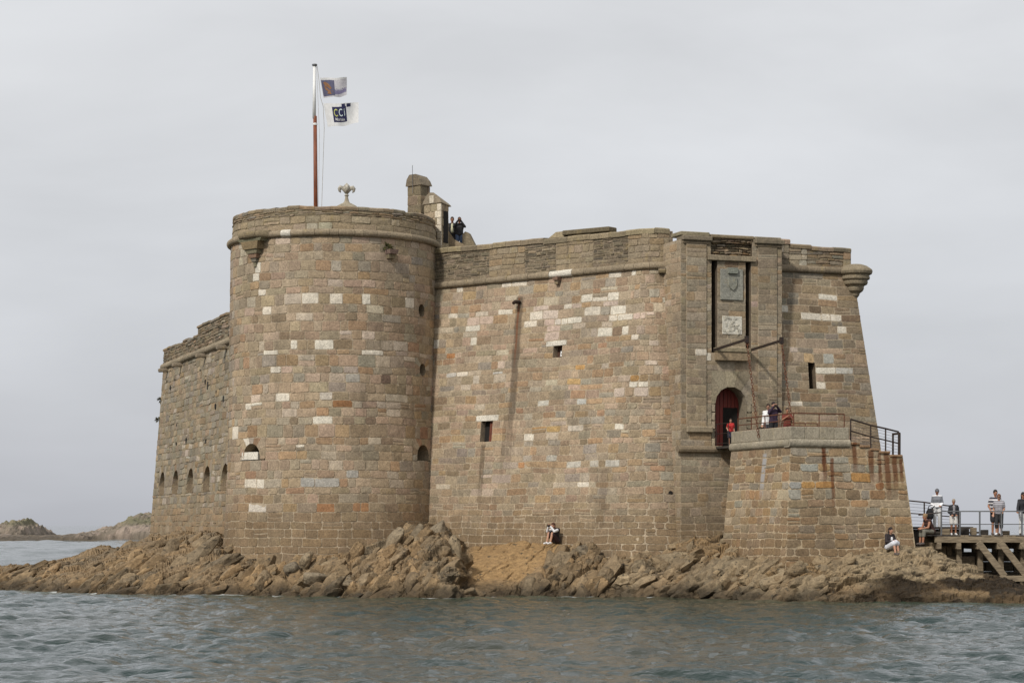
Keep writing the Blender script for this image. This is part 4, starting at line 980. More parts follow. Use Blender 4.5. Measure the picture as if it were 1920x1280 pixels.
# iron spout, brackets under the string course
pS = surf_curtain(s_sp, ZP(567, surf_curtain(s_sp, 12, 0).y), 0.0); nC = Vector((CD.y, -CD.x, 0))
mb = MB(); mb.tube([pS-nC*0.05, pS+nC*0.32, pS+nC*0.42+Vector((0, 0, -0.06))], 0.075, 8); mb.beam(pS+Vector((-0.14, 0, 0.0))+nC*0.2, pS+Vector((0.14, 0, 0.06))+nC*0.2, 0.06, 0.06)
mb.build('water_spout', M['iron'], curt)
for px in (1037,):
    s_ = along(px, 0); corbel(surf_curtain, s_, [(0.14, 0.30, 12.78, 12.9), (0.1, 0.2, 12.62, 12.78)], curt, 'bracket', G_OLD, DK)
ge = surf_curtain(SE-0.25, Z_CORD-0.22, 0.12); mb = MB(); mb.col = (0.15, 0.12, 0.085); mb.tube([ge-Vector((0.25, 0, 0)), ge+Vector((0.02, -0.06, 0)), ge+Vector((0.1, -0.08, -0.05))], [0.11, 0.13, 0.06], 8); mb.build('stone_spout', G_OLD, curt)
mb = MB(); mb.tube([surf_curtain(hs-0.05, ZP(924, 84), -0.02), surf_curtain(hs-0.05, ZP(924, 84), 0.02)], 0.09, 10); mb.build('drain_hole', M['black'], curt)

# ---- gate block
W = Wall('gatehouse', surf_gate, G_GATE, 31); rg = W.rg
t = gate_t; Yg = 84.2
GTOP = ZP(440, 83.6); z_slab = ZP(490, Yg); z_sill = ZP(660, Yg)
dc, dhw = (t(1341)+t(1400))/2, (t(1400)-t(1341))/2; dz0, dzt = ZP(836, Yg), ZP(725, Yg)
sl1 = (t(1334), t(1345), ZP(662, Yg), z_slab); sl2 = (t(1398), t(1408), ZP(655, Yg), z_slab)
panel = (t(1345), t(1398), ZP(662, Yg), z_slab)
drect = (t(1334), t(1410), dz0-0.05, dzt+0.62)
niche = (t(1333), t(1410), z_slab+0.22, GTOP)
zsG = courses(1.2, GTOP-0.3, 0.275, rg, fixed=[drect[2], drect[3], sl1[2], z_slab, z_slab+0.22])
hl = [(sl1[0], sl2[1], ZP(676, Yg), z_slab+0.22), drect, niche]
GW = 4.415
grn = lambda c, s, z, r: lerp3(lerp3(c, (0.285, 0.225, 0.148), 0.35), OCHRE, 0.7*(1-float(sstep(2.4, 3.6, np.array(z)))))
W.lay(0, GW, zsG, 0.60, hl, PAL_GREY+[(5, (0.335, 0.255, 0.175)), (3, (0.30, 0.19, 0.1))], colfn=grn, gap=0.012)
surround(W, drect, 'arch', dc, dhw, dz0, dzt, 7, [(1, (0.29, 0.245, 0.175)), (1, (0.31, 0.26, 0.185))], rg)
W.recolour([(1307, 663), (1322, 535, (0.36, 0.29, 0.22)), (1305, 577, (0.36, 0.31, 0.23)), (1430, 575, (0.4, 0.31, 0.24)), (1420, 572, (0.42, 0.31, 0.25))])
mb = MB(); mb.col = MORTAR
core(mb, surf_gate, 0, GW, 0.6, GTOP-0.2, [sl1, sl2, drect, niche], ds=0.6)
core(mb, surf_gside, -2.6, 0, 0.6, GTOP-0.2, (), ds=0.6)
mb.add([surf_gate(GW, 0.6, 0), surf_gate(GW, 0.6, -2.2), surf_gate(GW, GTOP-0.2, -2.2), surf_gate(GW, GTOP-0.2, 0)], [(0, 1, 2, 3)])
mb.add([surf_gate(0, GTOP-0.25, 0), surf_gate(GW, GTOP-0.25, 0), surf_gate(GW, GTOP-0.25, -2.4), surf_gate(0, GTOP-0.25, -2.4)], [(0, 1, 2, 3)])
gate = mb.build('gatehouse', granite('gate_mortar', grain=0.5, lichen=0.4, streaky=0.7), fort); gate['label'] = 'projecting gate block with drawbridge slots and arched doorway'
W.emit(gate, 290)
W = Wall('gate_cheek', surf_gside, G_GATE, 32)
W.lay(-2.0, 0, courses(1.2, GTOP-0.3, 0.275, rnd(31)), 0.55, (), PAL, colfn=grn, gap=0.012); W.emit(gate, 60)
# rough recess above the slab
def surf_nich(s, z, d): return surf_gate(s, z, d-0.14)
W = Wall('niche', surf_nich, G_OLD, 33); W.lay(niche[0]-0.1, niche[1]+0.1, courses(z_slab+0.2, GTOP-0.05, 0.09, rg, 0.3), 0.3, (), PAL_DARK+[(6, (0.21, 0.13, 0.06)), (6, (0.15, 0.12, 0.08))], gap=0.02, proud=(-0.04, 0.05), rough=0.02)
mb = MB(); mb.col = (0.09, 0.07, 0.045); core(mb, surf_nich, niche[0]-0.1, niche[1]+0.1, z_slab+0.1, GTOP, (), d=-0.05)
for x in (niche[0], niche[1]): mb.add([surf_gate(x, z_slab+0.1, 0), surf_gate(x, z_slab+0.1, -0.4), surf_gate(x, GTOP-0.1, -0.4), surf_gate(x, GTOP-0.1, 0)], [(0, 1, 2, 3)])
nich = mb.build('niche', G_OLD, gate); 
W2 = W; W2.emit(gate, 0)
def gbox(name, s0, s1, z0, z1, d0, d1, col, mat=None, bev=0.015, parent=None):
    mb = MB(); mb.col = col; c = surf_gate((s0+s1)/2, (z0+z1)/2, (d0+d1)/2)
    mb.box(c, Vector((U.x, U.y, 0))*(s1-s0)/2, Vector((V_.x, V_.y, 0))*(d1-d0)/2, Vector((0, 0, (z1-z0)/2)), bev)
    return mb.build(name, mat or G_GATE, parent or gate)
gbox('lintel_slab', t(1326), t(1416), z_slab, z_slab+0.2, -0.1, 0.13, (0.27, 0.22, 0.15), G_OLD)
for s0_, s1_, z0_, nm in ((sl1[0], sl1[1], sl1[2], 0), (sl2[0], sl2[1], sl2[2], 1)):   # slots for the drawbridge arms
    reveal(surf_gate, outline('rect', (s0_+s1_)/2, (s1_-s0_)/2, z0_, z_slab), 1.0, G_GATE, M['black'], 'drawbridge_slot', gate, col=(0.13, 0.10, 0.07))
W = Wall('panel', surf_gate, G_GATE, 34); W.lay(panel[0], panel[1], courses(panel[2], panel[3], 0.27, rg), 0.55, (), PAL_GREY, gap=0.012, colfn=grn)
W.recolour([(1372, 490, (0.2, 0.14, 0.09))]); W.emit(gate, 60)
GR = (0.27, 0.265, 0.225)
pz = lambda py: ZP(py, Yg)
gbox('coat_of_arms_slab', t(1350), t(1392), pz(563), pz(505), -0.05, 0.07, GR, G_OLD)
gbox('crest', t(1363), t(1381), pz(514), pz(503), 0.0, 0.16, (0.23, 0.24, 0.2), G_OLD)
mb = MB(); mb.col = (0.24, 0.24, 0.2); cx, cz = t(1372), pz(532); ol = [(-0.17, 0.22), (0.17, 0.22), (0.17, -0.05), (0.09, -0.2), (0, -0.27), (-0.09, -0.2), (-0.17, -0.05)]
mb.add([surf_gate(cx+a, cz+b, 0.13) for a, b in ol]+[surf_gate(cx+a*1.15, cz+b*1.1, 0.06) for a, b in ol], [list(range(7))]+[[i, 7+i, 7+(i+1) % 7, (i+1) % 7] for i in range(7)]); mb.build('shield', G_OLD, gate)
gbox('pale_relief_slab', t(1354), t(1391), pz(627), pz(593), -0.05, 0.03, (0.56, 0.53, 0.45), G_GATE)
mb = MB(); mb.col = (0.48, 0.45, 0.37); r2_ = rnd(8)
for _ in range(26):   # worn carved relief
    a, b = r2_.uniform(t(1357), t(1388)), r2_.uniform(pz(624), pz(596)); mb.box(surf_gate(a, b, 0.035), Vector((U.x, U.y, r2_.uniform(-0.6, 0.6)))*r2_.uniform(0.02, 0.07), Vector((V_.x, V_.y, 0))*0.015, Vector((0, 0, r2_.uniform(0.02, 0.07))))
mb.build('worn_relief', G_GATE, gate)
gbox('sill', t(1340), t(1402), pz(677), pz(661), -0.1, 0.26, (0.25, 0.19, 0.12), G_OLD)
gbox('sill_ledge', t(1339), t(1403), pz(661), pz(653), -0.1, 0.30, (0.24, 0.2, 0.13), G_OLD)
for a, b in ((1278, 1331), (1414, 1466)): # pilaster caps
    gbox('cap', t(a), t(b)+0.06, GTOP-0.24, GTOP-0.05, -0.5, 0.16, (0.2, 0.165, 0.115), G_OLD, 0.03); gbox('cap_moulding', t(a)+0.05, t(b), GTOP-0.36, GTOP-0.24, -0.3, 0.08, (0.19, 0.15, 0.10), G_OLD, 0.02)
gbox('top_course', 0.0, t(1331), GTOP-0.05, GTOP+0.12, -0.9, 0.02, (0.25, 0.215, 0.14), G_OLD, 0.03)
gbox('top_course', t(1331), t(1416), GTOP-0.07, GTOP+0.07, -0.9, -0.06, (0.24, 0.19, 0.12), G_OLD, 0.03)
gbox('top_course', t(1416), GW, GTOP-0.05, GTOP+0.06, -0.9, -0.02, (0.235, 0.2, 0.14), G_OLD, 0.03)
for a, b, dd in ((1286, 1324, 0.055), (1420, 1456, 0.055)):   # raised shafts of the pilasters
    s0_, s1_ = t(a), t(b); gbox('shaft_core', s0_+0.01, s1_-0.01, ZP(800, Yg), GTOP-0.36, 0.0, dd-0.004, MORTAR, granite('shaft_mortar', grain=0.5), 0)
    Ws = Wall('shaft', lambda s, z, d, dd=dd: surf_gate(s, z, d+dd), G_GATE, 40+a); Ws.lay(s0_, s1_, courses(ZP(800, Yg), GTOP-0.36, 0.275, rnd(31)), 0.6, (), PAL_GREY+[(4, (0.33, 0.25, 0.18))], gap=0.012, colfn=grn, recess=0.02); 
    if a == 1286: Ws.recolour([(1307, 663)])
    Ws.emit(gate, 70)
gbox('pilaster_base', t(1286), t(1335), ZP(812, Yg), ZP(800, Yg), -0.02, 0.14, (0.27, 0.22, 0.15), None, 0.04)
mb = MB(); mb.col = (0.21, 0.165, 0.11)
s0_, s1_ = t(1276)-0.15, t(1352); mb.tube([surf_gate(s, ZP(843, Yg), 0.04) for s in np.linspace(s0_, s1_, 6)], 0.15, 10); mb.build('base_moulding', G_OLD, gate)
# doorway
ol = outline('arch', dc, dhw, dz0, dzt, 14)
rv = reveal(surf_gate, ol, 0.75, G_GATE, M['red_door'], 'doorway', gate, col=(0.25, 0.21, 0.15), back=False)
mb = MB(); n_ = len(ol); mb.add([surf_gate(p[0], p[1], -0.72) for p in ol], [list(range(n_))]); mb.build('door_leaf', M['red_door'], gate)
for i, k in enumerate(np.linspace(dc-dhw+0.1, dc+dhw-0.1, 8)):
    mb = MB(); zt_ = dzt-dhw+math.sqrt(max(0.0, dhw**2-(k-dc)**2))-0.04
    mb.box(surf_gate(k, (dz0+zt_)/2, -0.70), Vector((U.x, U.y, 0))*0.075, Vector((V_.x, V_.y, 0))*0.012, Vector((0, 0, (zt_-dz0)/2)), 0.006); mb.build('door_board', M['red_door'], gate)
gbox('wicket_opening', dc-0.02, dc+0.62, dz0, dz0+1.55, -0.74, -0.675, (0.01, 0.01, 0.01), M['black'], 0)
# drawbridge arms and chains
ARM = []
for sA, px_e, py_e in (((sl1[0]+sl1[1])/2, 1402, 638), ((sl2[0]+sl2[1])/2, 1470, 640)):
    a = surf_gate(sA, ZP(658, Yg), -0.4); b = surf_gate(sA, ZP(658, Yg)+0.20, 2.85); mb = MB(); mb.beam(a, b, 0.07, 0.09); mb.box(b, Vector((V_.x, V_.y, 0))*0.07, Vector((U.x, U.y, 0))*0.06, Vector((0, 0, 0.13)))
    mb.build('drawbridge_arm', M['iron'], fort)
    c_ = b+Vector((V_.x, V_.y, 0))*1.0; c_.z = PTOP-0.3
    if sA > 2.5: c_.z = PTOP-0.25
    mb = MB(); nlk = 34
    for q in range(nlk):
        p0 = b.lerp(c_, q/nlk); p1 = b.lerp(c_, (q+1.25)/nlk); dr = (p1-p0).normalized(); sd_ = dr.cross(Vector((0, 1, 0)) if q % 2 else Vector((1, 0, 0))).normalized()
        mid_ = (p0+p1)/2; hl_ = (p1-p0).length/2
        mb.tube([mid_+dr*hl_*math.cos(x)+sd_*0.042*math.sin(x) for x in np.linspace(0, 2*math.pi, 11)], 0.014, 5, caps=False)
    mb.build('chain', M['rust'], fort)

# ---- right-hand wall with a slit and the corner corbel
W = Wall('end_wall', surf_right, G_GATE, 41); rg = W.rg
Yr = 87.0; rs = lambda px, z: min((abs(proj(surf_right(s, z, 0))[0]-px), s) for s in np.linspace(-0.3, 5, 500))[1]
sl = (rs(1517, 8.5), rs(1530, 8.5), ZP(731, Yr-0.6), ZP(682, Yr-0.6))
zsR = courses(1.4, 12.92, 0.272, rg, fixed=[sl[2], sl[3]])
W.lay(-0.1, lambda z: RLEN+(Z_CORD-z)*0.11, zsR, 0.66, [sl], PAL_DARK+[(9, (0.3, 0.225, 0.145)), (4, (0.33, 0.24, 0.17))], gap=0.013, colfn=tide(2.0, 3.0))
W.recolour([(1561, 552), (1480, 580), (1522, 595), (1538, 596), (1573, 597), (1575, 620), (1546, 665, (0.37, 0.36, 0.31)), (1562, 690), (1586, 690, (0.42, 0.4, 0.35)), (1539, 723), (1503, 760), (1520, 662, (0.42, 0.3, 0.17)), (1488, 661, (0.4, 0.33, 0.27))])
mb = MB(); mb.col = MORTAR
core(mb, surf_right, -0.3, RLEN-0.05, 0.6, 13.0, [sl], ds=0.6)
for j in range(12):   # battered outer edge and the return wall behind it
    za, zb = 0.6+j*12.4/12, 0.6+(j+1)*12.4/12; ea, eb = (Z_CORD-za)*0.11, (Z_CORD-zb)*0.11
    mb.add([surf_right(RLEN-0.05, za, -0.014), surf_right(RLEN+ea, za, -0.014), surf_right(RLEN+eb, zb, -0.014), surf_right(RLEN-0.05, zb, -0.014)], [(0, 1, 2, 3)])
    q = lambda e_, z, dd: Vector((*(RO+U*(RLEN+e_)-V_*dd), z))
    fa = surf_right(RLEN+ea, za, -0.014); fb = surf_right(RLEN+eb, zb, -0.014)
    mb.add([fa, q(ea, za, 40), q(eb, zb, 40), fb], [(0, 1, 2, 3)])
endw = mb.build('end_wall', granite('end_mortar', grain=0.5, lichen=0.4, streaky=0.6), fort)
W.emit(endw, 290)
reveal(surf_right, outline('rect', (sl[0]+sl[1])/2, (sl[1]-sl[0])/2, sl[2], sl[3]), 0.9, G_GATE, M['black'], 'slit', endw, col=(0.12, 0.09, 0.06), splay=0.3)
cordon(surf_right, -0.2, RLEN-0.2, Z_CORD, 0.15, G_OLD, endw, rg, 0.6, colour=(0.22, 0.175, 0.12))
W = Wall('end_parapet', surf_right, G_OLD, 42); rg = W.rg
zr1 = ZP(449, 86); zr2 = ZP(466, 87.5)
W.lay(0, 0.75, courses(Z_CORD+0.12, zr1-0.2, 0.26, rg), 0.5, (), PAL_GREY, gap=0.012)
W.lay(0.75, 1.55, courses(Z_CORD+0.12, zr2-0.15, 0.26, rg), 0.5, (), PAL_GREY, gap=0.012)
W.lay(1.55, RLEN-0.45, courses(Z_CORD+0.12, zr2-0.15, 0.13, rg), 0.5, (), PAL_DARK, gap=0.02, proud=(-0.03, 0.01), rough=0.01)
W.lay(RLEN-0.45, RLEN-0.1, courses(Z_CORD+0.12, zr2-0.15, 0.3, rg), 0.5, (), PAL_GREY, gap=0.012)
W.recolour([(1505, 478, (0.4, 0.34, 0.25)), (1507, 490, (0.4, 0.36, 0.28)), (1480, 480, (0.37, 0.31, 0.22))])
mb = MB(); mb.col = (0.16, 0.125, 0.08); core(mb, surf_right, 0, 0.75, 13.0, zr1-0.15, (), d=-0.03); core(mb, surf_right, 0.75, RLEN-0.1, 13.0, zr2-0.1, (), d=-0.03)
e0 = RLEN-0.1; mb.add([surf_right(e0, 13.0, 0), surf_right(e0, 13.0, -0.8), surf_right(e0, zr2-0.1, -0.8), surf_right(e0, zr2-0.1, 0)], [(0, 1, 2, 3)])
mb.add([surf_right(0.75, zr2-0.3, 0), surf_right(0.75, zr2-0.3, -0.8), surf_right(0.75, zr1-0.1, -0.8), surf_right(0.75, zr1-0.1, 0)], [(0, 1, 2, 3)])
epar = mb.build('end_parapet', G_OLD, fort); W.emit(epar, 120)
coping(surf_right, 0, 0.78, lambda s: zr1, 0.2, 0.8, G_OLD, epar, rg, 0.8, 0.04); coping(surf_right, 0.78, e0, lambda s: zr2-0.02*s, 0.17, 0.8, G_OLD, epar, rg, 1.1, 0.04)
eq = RO+U*(RLEN-0.02)+V_*0.02; mb = MB(); mb.col = (0.225, 0.185, 0.125)
mb.lathe([(0.0, 0.30), (0.30, 0.27), (0.50, 0.20), (0.60, 0.13), (0.69, 0.06), (0.72, -0.02), (0.69, -0.11), (0.59, -0.17), (0.58, -0.21), (0.61, -0.24), (0.60, -0.33), (0.52, -0.37), (0.51, -0.42), (0.53, -0.45), (0.50, -0.54), (0.38, -0.60), (0.36, -0.66), (0.37, -0.70), (0.33, -0.80), (0.20, -0.90), (0.18, -0.98), (0.10, -1.08), (0.09, -1.2), (0.02, -1.3)], (eq.x+0.08, eq.y, Z_CORD), 26)
mb.build('bartizan_foot', G_OLD, endw)

# ---- long flank wall on the left
W = Wall('flank_wall', surf_flank, G_OLD, 51); rg = W.rg
fs_ = lambda px, z: min((abs(proj(surf_flank(s, z, 0))[0]-px), s) for s in np.linspace(0, FLEN, 1500))[1]
FP = []; fh = []
for px, py0, py1 in ((305, 924, 887), (330, 925, 883), (358, 917, 878), (389, 918, 873), (423, 909, 868)):
    s_ = fs_(px, 6); Yq = surf_flank(s_, 6, 0).y; FP.append((s_, 0.95, 4.65, 6.15)); fh.append((s_-1.25, s_+1.25, 4.63, 6.5))
zsF = courses(1.2, 12.92, 0.36, rg, fixed=[4.63, 6.5])
W.lay(0, FLEN-12, zsF, 0.95, fh, PAL_GREY+[(8, (0.31, 0.235, 0.15)), (2, (0.42, 0.36, 0.28))], gap=0.02, rough=0.015, proud=(-0.01, 0.03), colfn=tide(3.2, 4.4, (0.26, 0.175, 0.095), 0.6))
for (s_, hw, z0, zt), rc in zip(FP, fh): surround(W, rc, 'arch', s_, hw, 4.65, 6.15, 6, PAL_GREY, rg)
W.recolour([(348, 855, (0.5, 0.46, 0.38)), (343, 842, (0.42, 0.36, 0.28)), (362, 840, (0.4, 0.34, 0.26)), (402, 845, (0.42, 0.36, 0.28)), (375, 858, (0.4, 0.33, 0.25))])
mb = MB(); mb.col = (0.25, 0.2, 0.13); core(mb, surf_flank, 0, FLEN, 0.6, 13.0, fh, ds=1.5)
mb.add([surf_flank(0, 0.6, 0), surf_flank(0, 0.6, -30), surf_flank(0, 13, -30), surf_flank(0, 13, 0)], [(0, 1, 2, 3)])
flank = mb.build('flank_wall', G_OLD, fort); flank['label'] = 'weathered side wall receding left with five arched gun ports'
W.emit(flank, 290)
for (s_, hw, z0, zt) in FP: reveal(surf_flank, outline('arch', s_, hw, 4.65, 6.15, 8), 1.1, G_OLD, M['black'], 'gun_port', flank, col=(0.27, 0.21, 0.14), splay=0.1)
cordon(surf_flank, 0, FLEN-10, Z_CORD, 0.2, G_OLD, flank, rg, 1.3, colour=(0.27, 0.22, 0.15))
W = Wall('flank_parapet', surf_flank, G_OLD, 52); W.lay(0, FLEN-12, courses(Z_CORD+0.15, 14.1, 0.19, rg), 0.8, (), PAL_DARK+PAL_SLATE, gap=0.02, proud=(-0.03, 0.03), rough=0.02)
smid = fs_(370, 14); W.lay(smid, FLEN-12, courses(14.1, 14.55, 0.15, rg), 0.8, (), PAL_DARK+PAL_SLATE, gap=0.02, proud=(-0.03, 0.03), rough=0.02)
mb = MB(); mb.col = (0.2, 0.165, 0.11); core(mb, surf_flank, 0, FLEN, 12.9, 14.15, (), d=-0.03); core(mb, surf_flank, smid, FLEN, 14.1, 14.6, (), d=-0.03)
fpar = mb.build('flank_parapet', G_OLD, fort); W.emit(fpar, 100)
coping(surf_flank, 0, smid, lambda s: 14.2, 0.15, 0.9, G_OLD, fpar, rg, 1.4, 0.04, jit=0.06); coping(surf_flank, smid, FLEN-8, lambda s: 14.72, 0.15, 0.9, G_OLD, fpar, rg, 1.4, 0.04, jit=0.06)
for px in (315, 341, 386, 426):   # weathered stone spouts under the string course
    s_ = fs_(px, 12.8); p0 = surf_flank(s_, 12.75, 0); n_ = Vector((-0.944, -0.331, 0)); mb = MB(); mb.col = (0.22, 0.18, 0.13)
    mb.beam(p0-n_*0.1, p0+n_*0.62+Vector((0, 0, -0.05)), 0.34, 0.24, bev=0.05); mb.build('stone_spout', G_OLD, flank)
rq = rnd(77)
for _ in range(26):  # missing stones and tufts of plants
    s_ = rq.uniform(1, FLEN-14); z_ = rq.uniform(7.4, 12.2); mb = MB(); mb.tube([surf_flank(s_, z_, 0.01), surf_flank(s_, z_, 0.045)], rq.uniform(0.08, 0.22), 7); mb.build('hole', M['black'], flank)
# terrace roof sheet, added to keep light out of the fort
mb = MB(); mb.col = (0.27, 0.22, 0.15)
rc = [surf_curtain(0, 13.4, -0.7), surf_curtain(CL, 13.4, -0.7), Vector((GO.x+0.2, GO.y+2.2, 13.4)), Vector((*(RO+U*RLEN-V_*0.7), 13.4)), Vector((*(RO+U*RLEN-V_*42), 13.4)), surf_flank(0.5, 13.4, -0.6), surf_flank(FLEN, 13.4, -0.7)]
mb.add(rc, [list(range(7))]); mb.build('unseen_terrace', G_OLD, fort)

# ---- things on top of the tower and the curtain (parts of the fort)
CD3 = Vector((CD.x, CD.y, 0)); CN3 = Vector((CD.y, -CD.x, 0)); UP = Vector((0, 0, 1))
def masonry_box(name, o, wd, dp, z0, z1, ch, wm, pal, seed, mat, parent, nmax=20):
    """free-standing block built of coursed stones; o = front left corner in plan, front along the curtain direction"""
    mb = MB(); mb.col = MORTAR; a = Vector((o[0], o[1], 0))
    mb.box(a+CD3*wd/2-CN3*dp/2+UP*(z0+z1)/2, CD3*(wd/2-0.012), CN3*(dp/2-0.012), UP*(z1-z0)/2)
    ob = mb.build(name, mat, parent)
    for sf, ln in ((lambda s, z, d: a+CD3*s+CN3*d+UP*z, wd), (lambda s, z, d: a+CD3*(wd+d)-CN3*s+UP*z, dp), (lambda s, z, d: a-CD3*d-CN3*(dp-s)+UP*z, dp)):
        Wb = Wall(name, sf, mat, seed); Wb.lay(0, ln, courses(z0, z1, ch, Wb.rg), wm, (), pal, gap=0.012, rough=0.008); Wb.emit(ob, nmax)
    return ob, a
Yt = 95.2
ch, a = masonry_box('chimney', (PX(764, Yt), Yt), 0.80, 0.62, 14.0, ZP(350, Yt), 0.42, 0.42, [(1, (0.17, 0.135, 0.09)), (1, (0.2, 0.155, 0.1))], 61, G_OLD, fort)
mb = MB(); mb.col = (0.17, 0.14, 0.10); z0 = ZP(350, Yt); pr = [(-0.06, 0), (0.0, 0.30), (0.16, 0.50), (0.55, 0.50), (0.76, 0.26), (0.88, 0.0)]
pts = [a+CD3*x+CN3*0.06+UP*(z0+h) for x, h in pr]+[a+CD3*x-CN3*0.68+UP*(z0+h*0.9) for x, h in pr]
mb.add(pts, [list(range(6)), list(range(6, 12))[::-1]]+[[i, 6+i, 6+(i+1) % 6, (i+1) % 6] for i in range(6)]); mb.build('chimney_cap', G_OLD, fort)
mb = MB(); mb.tube([a+CD3*0.40+CN3*0.09+UP*(z0-0.35), a+CD3*0.38+CN3*0.09+UP*(z0+0.9)], 0.013, 6); mb.build('lightning_rod', M['galv'], fort)
Yh = 94.2
sh_, a = masonry_box('stair_turret', (PX(795, Yh), Yh), 1.02, 0.5, 14.0, ZP(384, Yh), 0.34, 0.44, [(1, (0.30, 0.235, 0.155)), (1, (0.27, 0.215, 0.145))], 62, G_OLD, fort)
z0 = ZP(384, Yh); mb = MB(); mb.col = (0.235, 0.195, 0.14); pr = [(-0.05, 0), (-0.02, 0.08), (0.14, 0.34), (0.36, 0.50), (0.62, 0.47), (0.86, 0.30), (1.02, 0.10), (1.07, 0.0)]; n_ = len(pr)
pts = [a+CD3*x+CN3*0.05+UP*(z0+h) for x, h in pr]+[a+CD3*(x+0.02)-CN3*0.60+UP*(z0+h*0.6-0.12) for x, h in pr]
mb.add(pts, [list(range(n_)), list(range(n_, 2*n_))[::-1]]+[[i, n_+i, n_+(i+1) % n_, (i+1) % n_] for i in range(n_)]); mb.build('turret_roof', G_OLD, fort)
for k in range(7):   # white quoins
    zb = z0-0.04-k*0.31; mb = MB(); mb.col = (0.56, 0.50, 0.40); w_ = 0.36 if k % 2 else 0.24
    mb.box(a+CD3*(1.03-w_/2)+CN3*0.0+UP*(zb-0.15), CD3*w_/2, CN3*0.03, UP*0.148, 0.012); mb.build('quoin', G_GATE, fort)
mb = MB(); mb.col = (0.5, 0.45, 0.36); mb.box(a+CD3*0.5+CN3*0.05+UP*(z0+0.18), CD3*0.13, CN3*0.02, UP*0.17, 0.01); mb.build('pale_block', G_GATE, fort)
mb = MB(); mb.box(a+CD3*1.025-CN3*0.28+UP*(z0-1.05), CD3*0.02, CN3*0.15, UP*0.7); mb.build('turret_door', M['black'], fort)
# ramp, landing and leaning slab beside the two visitors
Yl = 94.3; mb = MB(); mb.col = (0.25, 0.195, 0.125)
q = [P3(826, 470, Yl), P3(880, 470, Yl), P3(872, 459, Yl), P3(852, 449, Yl), P3(842, 434, Yl), P3(826, 428, Yl)]; bk = [p+Vector((-0.3, 1.2, 0)) for p in q]
mb.add(q+bk, [list(range(6)), list(range(6, 12))[::-1]]+[[i, 6+i, 6+(i+1) % 6, (i+1) % 6] for i in range(6)]); mb.build('stair_ramp', G_OLD, fort)
mb = MB(); mb.col = (0.3, 0.25, 0.18); mb.abox(PX(835, 95.6), PX(905, 95.6), 95.0, 97.5, 13.3, 14.8, 0.02); mb.build('stair_landing', G_OLD, fort)
mb = MB(); mb.col = (0.22, 0.18, 0.12); Yl = 94.9
q = [P3(867, 468, Yl), P3(894, 468, Yl), P3(886, 452, Yl), P3(878, 436, Yl), P3(872, 434, Yl), P3(867, 440, Yl)]; bk = [p+Vector((0.1, 0.5, 0)) for p in q]
mb.add(q+bk, [list(range(6)), list(range(6, 12))[::-1]]+[[i, 6+i, 6+(i+1) % 6, (i+1) % 6] for i in range(6)]); mb.build('leaning_slab', G_OLD, fort)
# dome with a stone lily on the tower
Yd = 92.2; dc3 = P3(650, 394, Yd); mb = MB(); mb.col = (0.30, 0.26, 0.19)
mb.lathe([(0.66, -0.55), (0.62, -0.12), (0.56, 0.02), (0.44, 0.16), (0.28, 0.25), (0.15, 0.31), (0.10, 0.38), (0.07, 0.52), (0.06, 0.60)], dc3, 24); mb.build('dome', G_OLD, fort, smooth=True)
mb = MB(); mb.col = (0.36, 0.335, 0.28); b0 = dc3+UP*0.60
mb.lathe([(0.055, 0.0), (0.10, 0.015), (0.10, 0.055), (0.055, 0.07), (0.05, 0.12), (0.10, 0.18), (0.16, 0.27), (0.175, 0.35), (0.13, 0.45), (0.06, 0.52), (0.0, 0.58)], b0, 14)
for k in range(4):
    d_ = Vector((math.cos(k*math.pi/2+0.15), math.sin(k*math.pi/2+0.15), 0))
    mb.tube([b0+UP*0.12+d_*0.03, b0+UP*0.24+d_*0.10, b0+UP*0.36+d_*0.19, b0+UP*0.38+d_*0.26, b0+UP*0.31+d_*0.31, b0+UP*0.21+d_*0.30, b0+UP*0.15+d_*0.25], [0.04, 0.06, 0.085, 0.095, 0.085, 0.05, 0.015], 8)
mb.build('stone_lily', G_OLD, fort, smooth=True)
# low pitched cap and a dark raised slab on the curtain parapet
s_ = along(1028, 0); c0 = surf_curtain(s_, 14.58, -0.45); mb = MB(); mb.col = (0.26, 0.21, 0.13)
q = [c0+CD3*x+CN3*y for x in (-0.42, 0.42) for y in (-0.35, 0.35)]; tq = [c0+CD3*x+CN3*y+UP*0.27 for x in (-0.2, 0.18) for y in (-0.12, 0.12)]
mb.add(q+tq, [(0, 1, 5, 4), (1, 3, 7, 5), (3, 2, 6, 7), (2, 0, 4, 6), (4, 5, 7, 6)]); mb.build('pitched_cap', G_OLD, fort)
s0_, s1_ = along(1040, 0), along(1127, 0); mb = MB(); mb.col = (0.13, 0.105, 0.065); c0 = surf_curtain((s0_+s1_)/2, 14.72, -0.35)
mb.box(c0, CD3*(s1_-s0_)/2-UP*0.02, CN3*0.28, UP*0.10, 0.03); mb.build('raised_slab', G_OLD, fort)

# ------------------------------------------------------------------ flagpole and flags
Yf = 92.4; fb = Vector((PX(592.5, Yf), Yf, 15.1)); ft = Vector((PX(590, Yf), Yf, ZP(124, Yf)))
pole = empty('flagpole', fb); tag(pole, 'tall flagpole on the round tower, white above and red-brown below', 'flagpole')
zm = ZP(218, Yf); f_ = (zm-fb.z)/(ft.z-fb.z); md = fb.lerp(ft, f_)
mb = MB(); mb.tube([fb, md], [0.095, 0.08], 12); mb.build('lower_mast', M['pole_brown'], pole, smooth=True)
mb = MB(); mb.tube([md+Vector((-0.035, 0, -0.1)), ft+Vector((-0.01, 0, 0))], [0.075, 0.06], 12); mb.build('upper_mast', M['white_paint'], pole, smooth=True)
mb = MB(); mb.lathe([(0.0, 0.10), (0.10, 0.08), (0.12, 0.04), (0.10, 0.0), (0.0, 0.0)], ft, 14); mb.build('truck', M['galv'], pole)
